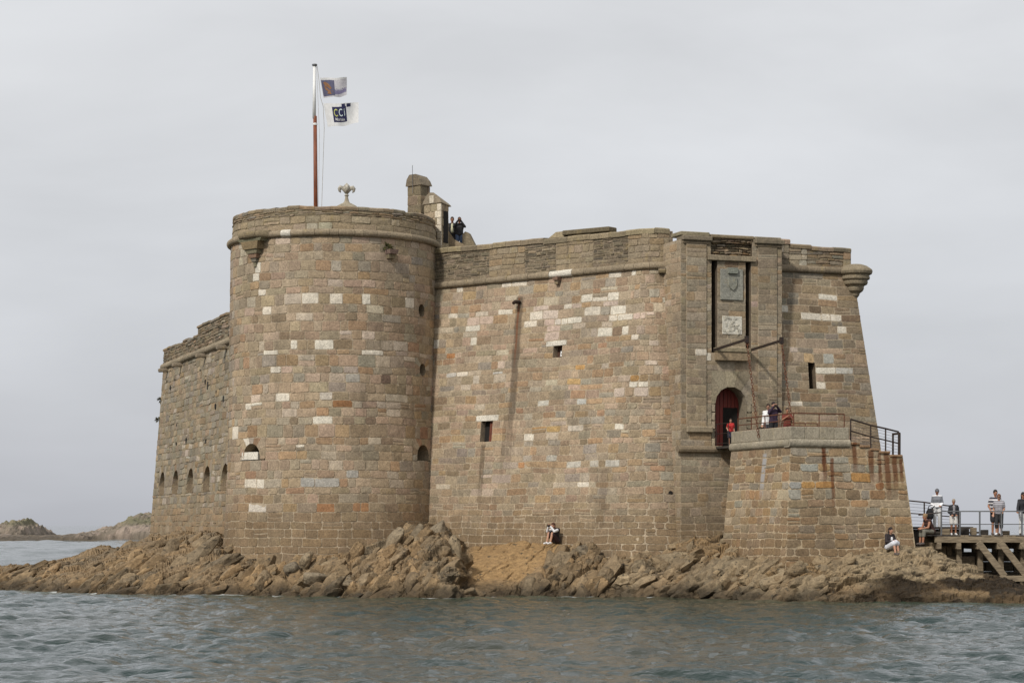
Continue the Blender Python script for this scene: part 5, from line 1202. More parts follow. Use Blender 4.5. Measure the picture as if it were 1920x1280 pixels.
mb = MB(); mb.lathe([(0.082, 0.0), (0.10, 0.01), (0.10, 0.09), (0.082, 0.1)], md-UP*0.4, 12); mb.build('collar', M['white_paint'], pole)
rp = [ft+Vector((0.11, 0, -0.02)), P3(598, 150, Yf), P3(601, 183, Yf), P3(606, 200, Yf), P3(608, 240, Yf)]
mb = MB(); mb.tube(rp+[P3(606, 300, Yf), P3(603, 392, Yf)], 0.012, 5); mb.build('halyard', M['rope'], pole)
mb = MB(); mb.tube([ft+Vector((0.08, 0, -0.02)), P3(599, 250, Yf), P3(597, 392, Yf)], 0.008, 5); mb.build('halyard', M['rope'], pole)

def flag_surf(px0, py0, px1, py1, sag, ph, amp):
    w_ = (px1-px0)*Yf/FPX; h_ = (py1-py0)*Yf/FPX; o = P3(px0, py0, Yf)
    def F(u, v, off=0.0):   # u along the fly, v down the hoist
        wv = amp*u**0.7*(math.sin(6.5*u+ph+1.6*v)+0.45*math.sin(13*u-2.2*v+ph*2))
        x = w_*u+0.06*w_*v*(1-u)*2.2; z = -h_*v*(1-0.10*u)-sag*h_*u*u*(0.5+0.5*v)+0.05*h_*math.sin(7*u+ph)*u
        return o+Vector((x, wv-off, z))
    return F
def flag_patch(F, u0, u1, v0, v1, off, nu=16, nv=10, skew=0.0):
    mb = MB(); pts = [F(u0+(u1-u0)*i/(nu-1), v0+(v1-v0)*j/(nv-1)+skew*i/(nu-1), off) for j in range(nv) for i in range(nu)]; mb.grid(pts, nu, nv); return mb
def flag_poly(F, pl, off):
    mb = MB(); mb.add([F(u, v, off) for u, v in pl], [list(range(len(pl)))]); return mb
def flag_text(F, txt, u0, v0, hgt, aspect, off, mat, name, parent, skew=0.0, bold=0.0):
    """lettering laid on the waving cloth; u0, v0 = left end of the baseline; hgt in v units"""
    cu = bpy.data.curves.new(name, 'FONT'); cu.body = txt; cu.size = 1.0; cu.resolution_u = 3; cu.offset = bold
    ob = bpy.data.objects.new(name, cu); C.objects.link(ob); dg = bpy.context.evaluated_depsgraph_get(); me = ob.evaluated_get(dg).to_mesh()
    vs = [(v.co.x, v.co.y) for v in me.vertices]; fs = [list(p.vertices) for p in me.polygons]
    mb = MB(); mb.add([F(u0+x*hgt*aspect, v0-y*hgt*1.4-skew*x, off) for x, y in vs], fs); ob.evaluated_get(dg).to_mesh_clear()
    C.objects.unlink(ob); bpy.data.objects.remove(ob); bpy.data.curves.remove(cu)
    return mb.build(name, mat, parent)
def cloth(name, col, col2=None, tr=0.35):
    m, t_, b = new_mat(name); g = N(t_, 'ShaderNodeNewGeometry'); n = noise(t_, g.outputs['Position'], 9.0, 4.0)
    L(t_, mixc(t_, ramp(t_, n, 0.3, 0.7), col, col2 or tuple(c*0.85 for c in col)), b.inputs['Base Color']); b.inputs['Roughness'].default_value = 0.9
    tl = N(t_, 'ShaderNodeBsdfTranslucent', inp={'Color': (*col, 1)}); ms = N(t_, 'ShaderNodeMixShader', inp={'Fac': tr}); out = [n_ for n_ in t_.nodes if n_.type == 'OUTPUT_MATERIAL'][0]
    L(t_, b.outputs[0], ms.inputs[1]); L(t_, tl.outputs[0], ms.inputs[2]); L(t_, ms.outputs[0], out.inputs['Surface']); return m
FW = cloth('white_flag_cloth', (0.8, 0.8, 0.79)); FG = cloth('faded_grey_cloth', (0.60, 0.585, 0.60), (0.48, 0.46, 0.50)); FB = cloth('faded_blue_print', (0.10, 0.10, 0.16), tr=0.1); FN = cloth('navy_print', (0.022, 0.022, 0.075), tr=0.1)
FO_ = cloth('faded_brown_print', (0.27, 0.135, 0.065), tr=0.1); FY = cloth('yellow_green_print', (0.52, 0.54, 0.17), tr=0.1); FC = cloth('pale_cyan_print', (0.62, 0.72, 0.72), tr=0.1); FP_ = cloth('faded_purple_print', (0.22, 0.20, 0.33), tr=0.1)
f1 = empty('flag', P3(600, 146, Yf)); tag(f1, 'tattered upper flag with a brown emblem on a faded blue square', 'flag')
F = flag_surf(600, 146, 650, 184, -0.02, 0.4, 0.10)
flag_patch(F, 0, 1, 0, 1, 0, 26, 12).build('cloth', FG, f1, smooth=True)
flag_patch(F, 0.0, 1, 0.0, 0.11, 0.004, 26, 3).build('white_top', FW, f1, smooth=True)
flag_patch(F, 0.02, 0.52, 0.13, 0.93, 0.006, 14, 10).build('blue_square', FB, f1, smooth=True)
for pl in ([(0.08, 0.25), (0.16, 0.2), (0.30, 0.34), (0.40, 0.55), (0.34, 0.62), (0.24, 0.5), (0.14, 0.42)], [(0.10, 0.42), (0.16, 0.46), (0.26, 0.62), (0.42, 0.68), (0.46, 0.76), (0.34, 0.86), (0.18, 0.8), (0.24, 0.72), (0.14, 0.6)]):
    flag_poly(F, pl, 0.012).build('emblem', FO_, f1)
flag_patch(F, 0.52, 0.98, 0.62, 0.86, 0.005, 12, 4, skew=-0.06).build('purple_band', FP_, f1, smooth=True)
flag_text(F, 'CREDIT', 0.54, 0.66, 0.17, 0.78, 0.012, FW, 'lettering', f1)
f2 = empty('flag', P3(606, 194, Yf)); tag(f2, 'white lower flag with a navy square lettered CCi', 'flag')
F = flag_surf(606, 194, 672, 238, -0.05, 1.7, 0.13)
flag_patch(F, 0, 1, 0, 1, 0, 30, 12).build('cloth', FW, f2, smooth=True)
flag_patch(F, 0.23, 0.64, 0.16, 0.84, 0.006, 14, 10, skew=-0.02).build('navy_square', FN, f2, smooth=True)
flag_patch(F, 0.52, 0.62, 0.03, 0.16, 0.006, 4, 4).build('navy_corner', FN, f2); flag_patch(F, 0.66, 0.77, 0.04, 0.19, 0.006, 4, 4, skew=-0.02).build('navy_corner', FN, f2)
flag_text(F, 'C', 0.262, 0.58, 0.34, 0.50, 0.013, FY, 'lettering', f2, bold=0.01); flag_text(F, 'C', 0.41, 0.57, 0.34, 0.50, 0.013, FC, 'lettering', f2, bold=0.01); flag_text(F, 'i', 0.565, 0.56, 0.34, 0.50, 0.013, FC, 'lettering', f2, bold=0.01)
flag_text(F, 'Morlaix', 0.285, 0.77, 0.13, 0.72, 0.013, FW, 'lettering', f2, bold=0.015)

# ------------------------------------------------------------------ landing platform in front of the gate
plat = empty('landing_platform', (K.x, K.y, 1.0)); tag(plat, 'battered stone landing platform with steps in front of the gate', 'platform')
zc0 = PTOP-0.75   # foot of the cornice
rg = rnd(71)
sF1 = plat_t(1592); sF2 = plat_t(1690)
steps = [(plat_t(1597), plat_t(1612), ZP(833, 78.9)), (plat_t(1612), plat_t(1631), ZP(838, 78.9)), (plat_t(1631), plat_t(1648), ZP(844, 79.1)), (plat_t(1648), plat_t(1668), ZP(849, 79.2)), (plat_t(1668), sF2+0.02, ZP(856, 79.4))]
ext = lambda z: sF2+(zc0-min(z, zc0))*PB
PALP = [(26, (0.285, 0.195, 0.11)), (12, (0.265, 0.205, 0.135)), (9, (0.255, 0.225, 0.17)), (8, (0.31, 0.185, 0.09)), (5, (0.2, 0.14, 0.08)), (3, (0.34, 0.26, 0.18))]
Wf = Wall('platform_front', surf_pfront, G_PLAT, 72)
zs = courses(0.3, zc0, 0.315, rg)
tf = tide(1.6, 3.6, (0.195, 0.132, 0.074), 0.8)
for za, zb in zip(zs[:-1], zs[1:]):
    e_ = ext((za+zb)/2)
    for (a_, b_, zt) in steps:
        if (za+zb)/2 > zt: e_ = min(e_, a_)
    Wf.lay(-(zc0-(za+zb)/2)*PB, e_, [za, min(zb, zc0)], 0.60, (), PALP, gap=0.027, proud=(0.0, 0.02), rough=0.008, colfn=tf, recess=0.03)
Wf.recolour([(1505, 870, (0.30, 0.295, 0.25)), (1500, 905, (0.30, 0.29, 0.26)), (1540, 905, (0.36, 0.2, 0.075)), (1530, 905, (0.36, 0.21, 0.08)), (1610, 890, (0.36, 0.2, 0.075)), (1500, 933, (0.3, 0.28, 0.23)), (1560, 870, (0.29, 0.265, 0.21)), (1655, 915, (0.3, 0.15, 0.07))])
Wl = Wall('platform_left', surf_pleft, G_PLEFT, 73)
for za, zb in zip(zs[:-1], zs[1:]): Wl.lay(0, PL+(zc0-(za+zb)/2)*PB, [za, min(zb, zc0)], 0.62, (), PALP+[(6, (0.33, 0.26, 0.175))], gap=0.026, proud=(0, 0.015), colfn=tf)
mb = MB(); mb.col = (0.40, 0.315, 0.21)
def pcorner(z, d): q = K+(U*-1+V_)*0+V_*((zc0-min(z, zc0))*PB+d)-U*((zc0-min(z, zc0))*PB+d); return Vector((q.x, q.y, z))
zz = list(np.linspace(0.2, zc0, 8))
ring = []
for z in zz:
    e_ = (zc0-z)*PB-0.008
    p0 = K-V_*PL-U*e_; p1 = K-U*e_+V_*e_; p2 = K+U*(sF1)+V_*e_; p3 = K+U*sF1-V_*PL
    ring += [Vector((*p, z)) for p in (p0, p1, p2, p3)]
mb.grid(ring, 4, len(zz), closed=True); mb.add([Vector((*p, zc0-0.004)) for p in (K-V_*PL, K, K+U*sF1, K+U*sF1-V_*PL)], [(0, 1, 2, 3)])
# stair block on the right with its stepped head
for (a_, b_, zt) in steps:
    z0 = 0.2
    for z1_, z2_ in ((z0, zt),):
        ea, eb = (zc0-z0)*PB-0.008, (zc0-zt)*PB-0.008; xb = (lambda z: (zc0-z)*PB) if b_ > sF2 else (lambda z: 0.0); a2 = a_ if a_ > steps[0][0] else sF1-0.05
        pts = [Vector((*(K+U*a2+V_*ea), z0)), Vector((*(K+U*(b_+xb(z0))+V_*ea), z0)), Vector((*(K+U*(b_+xb(z0))-V_*1.9), z0)), Vector((*(K+U*a2-V_*1.9), z0)),
               Vector((*(K+U*a2+V_*eb), zt)), Vector((*(K+U*(b_+xb(zt))+V_*eb), zt)), Vector((*(K+U*(b_+xb(zt))-V_*1.9), zt)), Vector((*(K+U*a2-V_*1.9), zt))]
        mb.add(pts, [(0, 1, 5, 4), (1, 2, 6, 5), (2, 3, 7, 6), (3, 0, 4, 7), (4, 5, 6, 7)])
pcore = mb.build('core', G_PLAT, plat)
Wf.emit(pcore, 290); Wl.emit(pcore, 290)
def pbox(name, s0, s1, d0, d1, z0, z1, col, mat=None, bev=0.02, parent=None):
    mb = MB(); mb.col = col; c = K+U*(s0+s1)/2+V_*(d0+d1)/2
    mb.box(Vector((c.x, c.y, (z0+z1)/2)), Vector((U.x, U.y, 0))*(s1-s0)/2, Vector((V_.x, V_.y, 0))*(d1-d0)/2, UP*(z1-z0)/2, bev); return mb.build(name, mat or G_GATE, parent or plat)
for (a_, b_, zt) in steps: pbox('step', a_-0.02, b_, -1.4, 0.06+(zc0-zt)*PB, zt-0.02, zt+0.08, (0.24, 0.15, 0.085), G_PLAT, 0.025)
PC = [(0.30, 0.265, 0.20), (0.32, 0.28, 0.21), (0.285, 0.25, 0.185)]
def prun(x0, x1, n): return [(x0+(x1-x0)*i/n, x0+(x1-x0)*(i+1)/n) for i in range(n)]
for i, (a_, b_) in enumerate(prun(0, sF1, 4)): pbox('parapet_block', a_+0.004, b_-0.004, -0.5, 0.0, zc0+0.30, PTOP, PC[i % 3], None, 0.02)
def nosing(name, p, dvec, ln, out):
    """half-round cornice block"""
    mb = MB(); mb.col = rg.choice(PC); pts = []
    for k in range(2):
        for j in range(9):
            a_ = -math.pi/2+math.pi*j/8; pts.append(Vector((*(p+dvec*(ln*k)+out*(0.10*math.cos(a_))), zc0+0.15+0.15*math.sin(a_))))
        pts += [Vector((*(p+dvec*(ln*k)-out*0.4), zc0+0.30)), Vector((*(p+dvec*(ln*k)-out*0.4), zc0))]
    mb.grid(pts, 11, 2, closed=True); mb.f += [list(range(11)), list(range(11, 22))[::-1]]; mb.m += [0, 0]; mb.build(name, G_GATE, plat)
for a_, b_ in prun(-0.07, sF1+0.02, 3): nosing('cornice_block', K+U*(a_+0.004), U, b_-a_-0.008, V_)
for a_, b_ in prun(0.0, PL, 5): nosing('cornice_block', K-V_*(b_-0.004), V_, b_-a_-0.008, U*-1)
for i, (a_, b_) in enumerate(prun(0.5, PL, 5)):
    mb = MB(); mb.col = PC[(i+1) % 3]; c = K-V_*(a_+b_)/2+U*0.25; mb.box(Vector((c.x, c.y, (zc0+0.30+PTOP)/2)), Vector((U.x, U.y, 0))*0.25, Vector((V_.x, V_.y, 0))*((b_-a_)/2-0.004), UP*(PTOP-zc0-0.30)/2, 0.02); mb.build('parapet_block', G_GATE, plat)
PFLOOR = PTOP-0.56
pbox('paving', 0.5, sF1, -PL, -0.5, zc0, PFLOOR, (0.3, 0.25, 0.17), None, 0)
# bridge from the door to the platform
mb = MB(); c0 = surf_gate(dc, dz0-0.08, -0.1); 
for k in range(5): mb.beam(c0+Vector((U.x, U.y, 0))*(k*0.3-0.6)+Vector((V_.x, V_.y, 0))*0.0, c0+Vector((U.x, U.y, 0))*(k*0.3-0.6)+Vector((V_.x, V_.y, 0))*1.55, 0.27, 0.08)
tag(mb.build('drawbridge', M['dark_timber']), 'dark timber drawbridge deck between the red door and the platform', 'bridge')

# railings -------------------------------------------------------------
def railing(name, label, pts, mat, hgt, r=0.022, rails=(1.0, 0.5), wires=0, posts=None, group=None, rp_=None):
    root = empty(name, pts[0]); tag(root, label, 'railing', group)
    for f in rails:
        mb = MB(); mb.tube([p+UP*hgt*f for p in pts], r*(1.15 if f == 1.0 else 0.9), 6); mb.build('rail', mat, root)
    for p in (posts or pts):
        mb = MB(); mb.tube([p-UP*0.03, p+UP*hgt], rp_ or r, 6); mb.build('post', mat, root)
    for k in range(wires):
        f = (k+0.7)/(wires+0.6)
        mb = MB(); mb.tube([p+UP*hgt*f for p in pts], 0.006, 4); mb.build('wire', M['wire'], root)
    return root
def ip(p, q, n): return [p.lerp(q, i/n) for i in range(n+1)]
def kp(s, d, z): q = K+U*s+V_*d; return Vector((q.x, q.y, z))
railing('railing', 'rust-red railing along the gate side of the landing platform', ip(kp(0.25, -PL+0.1, PTOP), kp(0.25, -0.25, PTOP), 4), M['rust'], 0.50, rails=(1.0, 0.5, 0.03))
railing('railing', 'rust-red railing on the front parapet of the landing platform', ip(kp(0.25, -0.22, PTOP), kp(sF1-0.08, -0.22, PTOP), 2), M['rust'], 0.50, rails=(1.0, 0.04))
railing('railing', 'thin rust-red railing on the far side of the landing platform', ip(kp(0.6, -1.9, PFLOOR), kp(sF1-0.3, -1.9, PFLOOR), 3), M['rust'], 0.78, r=0.018, rails=(1.0, 0.5))
railing('railing', 'dark wire railing sloping down the platform steps', [kp(steps[0][0]+0.02, -0.12, steps[0][2]+0.08), kp(steps[2][0]+0.1, -0.12, steps[2][2]+0.08), kp(steps[3][1]-0.1, -0.12, steps[3][2]+0.06), kp(sF2-0.05, -0.12, steps[4][2]+0.08)], M['iron'], 0.86, r=0.03, rails=(1.0, 0.5), wires=7)
railing('railing', 'dark railing at the foot of the platform steps, end on', [kp(sF2-0.0, -0.12, steps[4][2]+0.08), kp(sF2+0.05, -0.7, steps[4][2]+0.08)], M['iron'], 0.80, r=0.04, rails=(1.0,))
railing('railing', 'thin grey railing beside the red door on the bridge', [Vector((*(GO+U*(dc-dhw+0.02)+V_*0.05), dz0)), Vector((*(GO+U*(dc-dhw+0.1)+V_*1.0), dz0))], M['iron'], 0.85, r=0.016, rails=(1.0, 0.55, 0.1))

# ------------------------------------------------------------------ timber jetty on the right
Yj = 79.8; zd = ZP(1005, Yj); jet = empty('timber_jetty', (PX(1840, Yj), Yj, zd)); tag(jet, 'weathered timber jetty on posts and slanting braces beside the rocks', 'jetty')
xj0, xj1 = PX(1752, Yj), PX(2150, Yj)
def jb(name, a, b, w_, h_, mat='timber', up=(0, 0, 1)): mb = MB(); mb.beam(a, b, w_, h_, up, 0.012); return mb.build(name, M[mat], jet)
jb('edge_beam', (xj0, Yj, zd-0.12), (xj1, Yj, zd-0.12), 0.16, 0.23); jb('edge_beam', (xj0, Yj+2.4, zd-0.12), (xj1, Yj+2.4, zd-0.12), 0.16, 0.23)
x = xj0; rg = rnd(5)
while x < xj1-0.1:
    mb = MB(); mb.box((x+0.08, Yj+1.2, zd+0.02), (0.072, 0, 0), (0, 1.27, 0), (0, 0, 0.022), 0.006); mb.build('deck_plank', M['timber'] if rg.random() < 0.5 else M['dark_timber'], jet); x += 0.16
for px in (1757, 1794, 1832, 1870, 1913, 1955, 1998): jb('bearer', (PX(px, Yj)+0.06, Yj-0.12, zd-0.36), (PX(px, Yj)+0.06, Yj+2.5, zd-0.36), 0.17, 0.24)
for px, y0, yo in ((1804, 1062, 0.5), (1845, 1075, 0.6), (1884, 1085, 0.6), (1926, 1090, 0.6), (1970, 1095, 0.6)):
    a = Vector((PX(px, Yj), Yj+yo, ZP(y0, Yj)-0.5)); jb('post', a, (a.x-0.03, a.y, zd-0.3), 0.2, 0.2, up=(0, 1, 0)); a2 = a+Vector((0.1, 1.5, 0)); jb('post', a2, (a2.x, a2.y, zd-0.3), 0.2, 0.2, up=(0, 1, 0))
for px in (1828, 1869, 1911, 1953): jb('brace', (PX(px, Yj)+0.1, Yj-0.06, zd-0.22), (PX(px, Yj)+1.10, Yj-0.06, ZP(1080, Yj)), 0.16, 0.24)
jb('lower_beam', (PX(1873, Yj), Yj-0.1, ZP(1084, Yj)), (xj1, Yj-0.1, ZP(1084, Yj)), 0.22, 0.22); jb('lower_beam', (PX(1873, Yj), Yj+1.4, ZP(1084, Yj)), (xj1, Yj+1.4, ZP(1084, Yj)), 0.22, 0.22)
# masonry abutment under its landward end
ab = empty('jetty_abutment', (PX(1780, Yj+0.8), Yj+1.2, 0.5)); tag(ab, 'dark stone abutment under the landward end of the jetty, dark backing rows added behind', 'abutment')
for r_ in range(5):
    x0 = PX(1712, Yj); k = 0; x1e = PX([1868, 1862, 1848, 1838, 1795][r_], Yj)
    while x0 < x1e:
        w_ = rg.uniform(0.6, 1.1); mb = MB(); j = rg.uniform(0.8, 1.2); mb.col = (0.17*j, 0.13*j, 0.085*j); mb.abox(x0, min(x0+w_, x1e)-0.02, Yj+0.75+0.04*rg.random(), Yj+2.6, 0.05+r_*0.38, 0.05+r_*0.38+0.36, 0.03); mb.build('stone', G_OLD, ab); x0 += w_
for r_ in range(5):  # dark backing rows, added to keep the space under the deck dark
    x0 = PX(1800, Yj)+0.3*(r_ % 2)
    while x0 < PX(2150, Yj):
        w_ = rg.uniform(0.7, 1.2); mb = MB(); j = rg.uniform(0.7, 1.1); mb.col = (0.10*j, 0.08*j, 0.055*j); mb.abox(x0, x0+w_-0.02, Yj+1.95+0.05*rg.random(), Yj+2.7, 0.02+r_*0.38-0.2, 0.02+r_*0.38+0.16, 0.03); mb.build('stone', G_OLD, ab); x0 += w_
# raised dark timber landing behind, with a bench-like edge
st = empty('timber_landing', (PX(1760, 82.5), 82.5, zd)); tag(st, 'raised dark timber landing behind the jetty at the platform foot', 'landing')
zu = ZP(987, 82.6)
mb = MB(); mb.abox(PX(1690, 82.5), PX(1822, 82.5), 82.2, 84.2, zu-0.09, zu, 0.01); mb.build('deck', M['dark_timber'], st)
mb = MB(); mb.abox(PX(1690, 82.5), PX(1806, 82.5), 82.35, 84.0, 0.8, zu-0.10, 0.01); mb.build('dark_side', M['dark_timber'], st)
mb = MB(); mb.abox(PX(1752, 82), PX(1838, 82), 81.9, 82.15, zd+0.1, zd+0.17, 0.01); mb.build('step', M['dark_timber'], st)
for i, px in enumerate((1772, 1808, 1825, 1846, 1885)):   # timber stub ends along the deck
    o = empty('deck_block', (PX(px, 81.6), 81.6, zd+0.04)); mb = MB(); w_ = (0.16, 0.16, 0.10, 0.12, 0.14)[i]; mb.abox(PX(px, 81.6)-w_, PX(px, 81.6)+w_, 81.45, 81.75, zd+0.045, zd+0.045+(0.24, 0.24, 0.28, 0.2, 0.16)[i], 0.015); mb.build('block', M['timber'] if i % 2 == 0 else M['dark_timber'], jet); bpy.data.objects.remove(o)
pr = [Vector((PX(p, Yj+0.02), Yj+0.02, zd+0.04)) for p in (1765, 1800, 1837, 1878, 1916, 1955, 1995)]
railing('railing', 'grey steel railing along the front edge of the timber jetty', pr, M['galv'], ZP(958, Yj)-zd-0.04, r=0.022, rails=(1.0, 0.46), rp_=0.032)
rr = railing('railing', 'sloping dark rail from the platform wall to the jetty railing', [Vector((PX(1722, 80.0), 80.0, ZP(1008, 80))), Vector((PX(1765, Yj+0.02), Yj+0.02, zd+0.04))], M['iron'], ZP(960, Yj)-zd-0.04, r=0.024, rails=(1.0,), posts=[Vector((PX(1765, Yj+0.06), Yj+0.06, zd+0.04))])
Yb = 83.8
pb = [P3(1703, 985, Yb), P3(1733, 986, Yb), P3(1765, 987, Yb), P3(1797, 988, Yb)]; hb_ = ZP(939, Yb)-ZP(985, Yb)
root = empty('railing', pb[0]); tag(root, 'dark wire railing behind the man in the cap', 'railing')
tops = [P3(1703, 938, Yb), P3(1733, 941, Yb), P3(1765, 946, Yb), P3(1797, 950, Yb)]
mb = MB(); mb.tube(tops, 0.03, 6); mb.build('rail', M['iron'], root)
mb = MB(); mb.tube([a.lerp(b, 0.5) for a, b in zip(pb, tops)], 0.024, 6); mb.build('rail', M['iron'], root)
for a, b in zip(pb, tops): mb = MB(); mb.tube([a, b], 0.03, 6); mb.build('post', M['iron'], root)
for k in range(7): mb = MB(); mb.tube([a.lerp(b, (k+0.6)/7.4) for a, b in zip(pb, tops)], 0.006, 4); mb.build('wire', M['wire'], root)

# ------------------------------------------------------------------ people
def flatmat(name, col, rough=0.8, var=0.12): return plain(name, col, rough, 0, var, 30.0)
_mc = {}
def cm_(col):
    k = tuple(round(c, 3) for c in col)
    if k not in _mc: _mc[k] = flatmat('cloth_%d' % len(_mc), col)
    return _mc[k]
def stripes(name, a, b, per):
    m, t_, bs = new_mat(name); g = N(t_, 'ShaderNodeTexCoord'); sp = N(t_, 'ShaderNodeSeparateXYZ'); L(t_, g.outputs['Object'], sp.inputs[0])
    w_ = math_(t_, 'SINE', math_(t_, 'MULTIPLY', sp.outputs['Z'], 2*math.pi/per)); L(t_, mixc(t_, ramp(t_, w_, 0.25, 0.5), a, b), bs.inputs['Base Color']); bs.inputs['Roughness'].default_value = 0.85; return m
SKIN = plain('skin', (0.42, 0.225, 0.145), 0.55, 0, 0.06, 12); SKIN2 = plain('tanned_skin', (0.33, 0.155, 0.09), 0.55, 0, 0.06, 12); EYE = plain('dark_eye', (0.02, 0.015, 0.012), 0.3); LIP = plain('lip', (0.28, 0.09, 0.07), 0.5)
TMP = bpy.data.scenes.new('remesh_tmp')
class Blob:
    """overlapping ellipsoids and tapered limbs, fused into one skin by a voxel remesh"""
    def __init__(s): s.v = []; s.f = []
    def _add(s, vs, fs): b = len(s.v); s.v += [tuple(v) for v in vs]; s.f += [[b+i for i in f] for f in fs]
    def cap(s, p, q, r0, r1, n=10):
        p, q = Vector(p), Vector(q); d = q-p
        d = d.normalized() if d.length > 1e-6 else Vector((0, 0, 1))
        a = d.cross(Vector((0, 0, 1)) if abs(d.z) < 0.9 else Vector((1, 0, 0))).normalized(); b = d.cross(a); rows = []
        for c, r, t0, t1 in ((p, r0, -math.pi/2, 0), (q, r1, 0, math.pi/2)):
            for k in range(4):
                t_ = t0+(t1-t0)*k/3; t_ = max(-math.pi/2+0.05, min(math.pi/2-0.05, t_))
                rows += [c+d*r*math.sin(t_)+(a*math.cos(2*math.pi*i/n)+b*math.sin(2*math.pi*i/n))*r*math.cos(t_) for i in range(n)]
        fs = [(j*n+i, j*n+(i+1) % n, (j+1)*n+(i+1) % n, (j+1)*n+i) for j in range(7) for i in range(n)]+[list(range(n))[::-1], [7*n+i for i in range(n)]]
        s._add(rows, fs)
    def ell(s, c, r, ax=None, n=14):
        X_, Y_, Z_ = ax or (Vector((1, 0, 0)), Vector((0, 1, 0)), Vector((0, 0, 1))); rows = []; m = 9; c = Vector(c)
        for j in range(m):
            t_ = -math.pi/2+0.06+(math.pi-0.12)*j/(m-1)
            rows += [c+X_*r[0]*math.cos(t_)*math.cos(2*math.pi*i/n)+Y_*r[1]*math.cos(t_)*math.sin(2*math.pi*i/n)+Z_*r[2]*math.sin(t_) for i in range(n)]
        s._add(rows, [(j*n+i, j*n+(i+1) % n, (j+1)*n+(i+1) % n, (j+1)*n+i) for j in range(m-1) for i in range(n)]+[list(range(n))[::-1], [(m-1)*n+i for i in range(n)]])
    def build(s, name, mat, parent, vox=0.011, sm=3):
        me = bpy.data.meshes.new(name); me.from_pydata(s.v, [], s.f); ob = bpy.data.objects.new(name, me); TMP.collection.objects.link(ob)
        md = ob.modifiers.new('r', 'REMESH'); md.mode = 'VOXEL'; md.voxel_size = vox; md.use_smooth_shade = True
        if sm: m2 = ob.modifiers.new('s', 'SMOOTH'); m2.factor = 0.5; m2.iterations = sm
        vl = TMP.view_layers[0]; vl.update(); dg = vl.depsgraph; nm = bpy.data.meshes.new_from_object(ob.evaluated_get(dg)); ob.modifiers.clear(); TMP.collection.objects.unlink(ob); C.objects.link(ob); ob.data = nm; bpy.data.meshes.remove(me)
        nm.name = name; nm.materials.clear(); nm.materials.append(mat); ob.parent = parent; return ob
BASE = dict(pelvis=(0, 0, .95), waist=(0, .005, 1.08), chest=(0, .01, 1.25), neck=(0, -.005, 1.43), head=(0, .025, 1.595),
    shL=(-.158, 0, 1.365), shR=(.158, 0, 1.365), elL=(-.205, -.03, 1.09), elR=(.205, -.03, 1.09), wrL=(-.225, .06, .87), wrR=(.225, .06, .87),
    hiL=(-.085, 0, .90), hiR=(.085, 0, .90), knL=(-.10, .03, .50), knR=(.10, .03, .50), anL=(-.10, -.01, .085), anR=(.10, -.01, .085), toL=(-.12, .14, .03), toR=(.12, .14, .03))
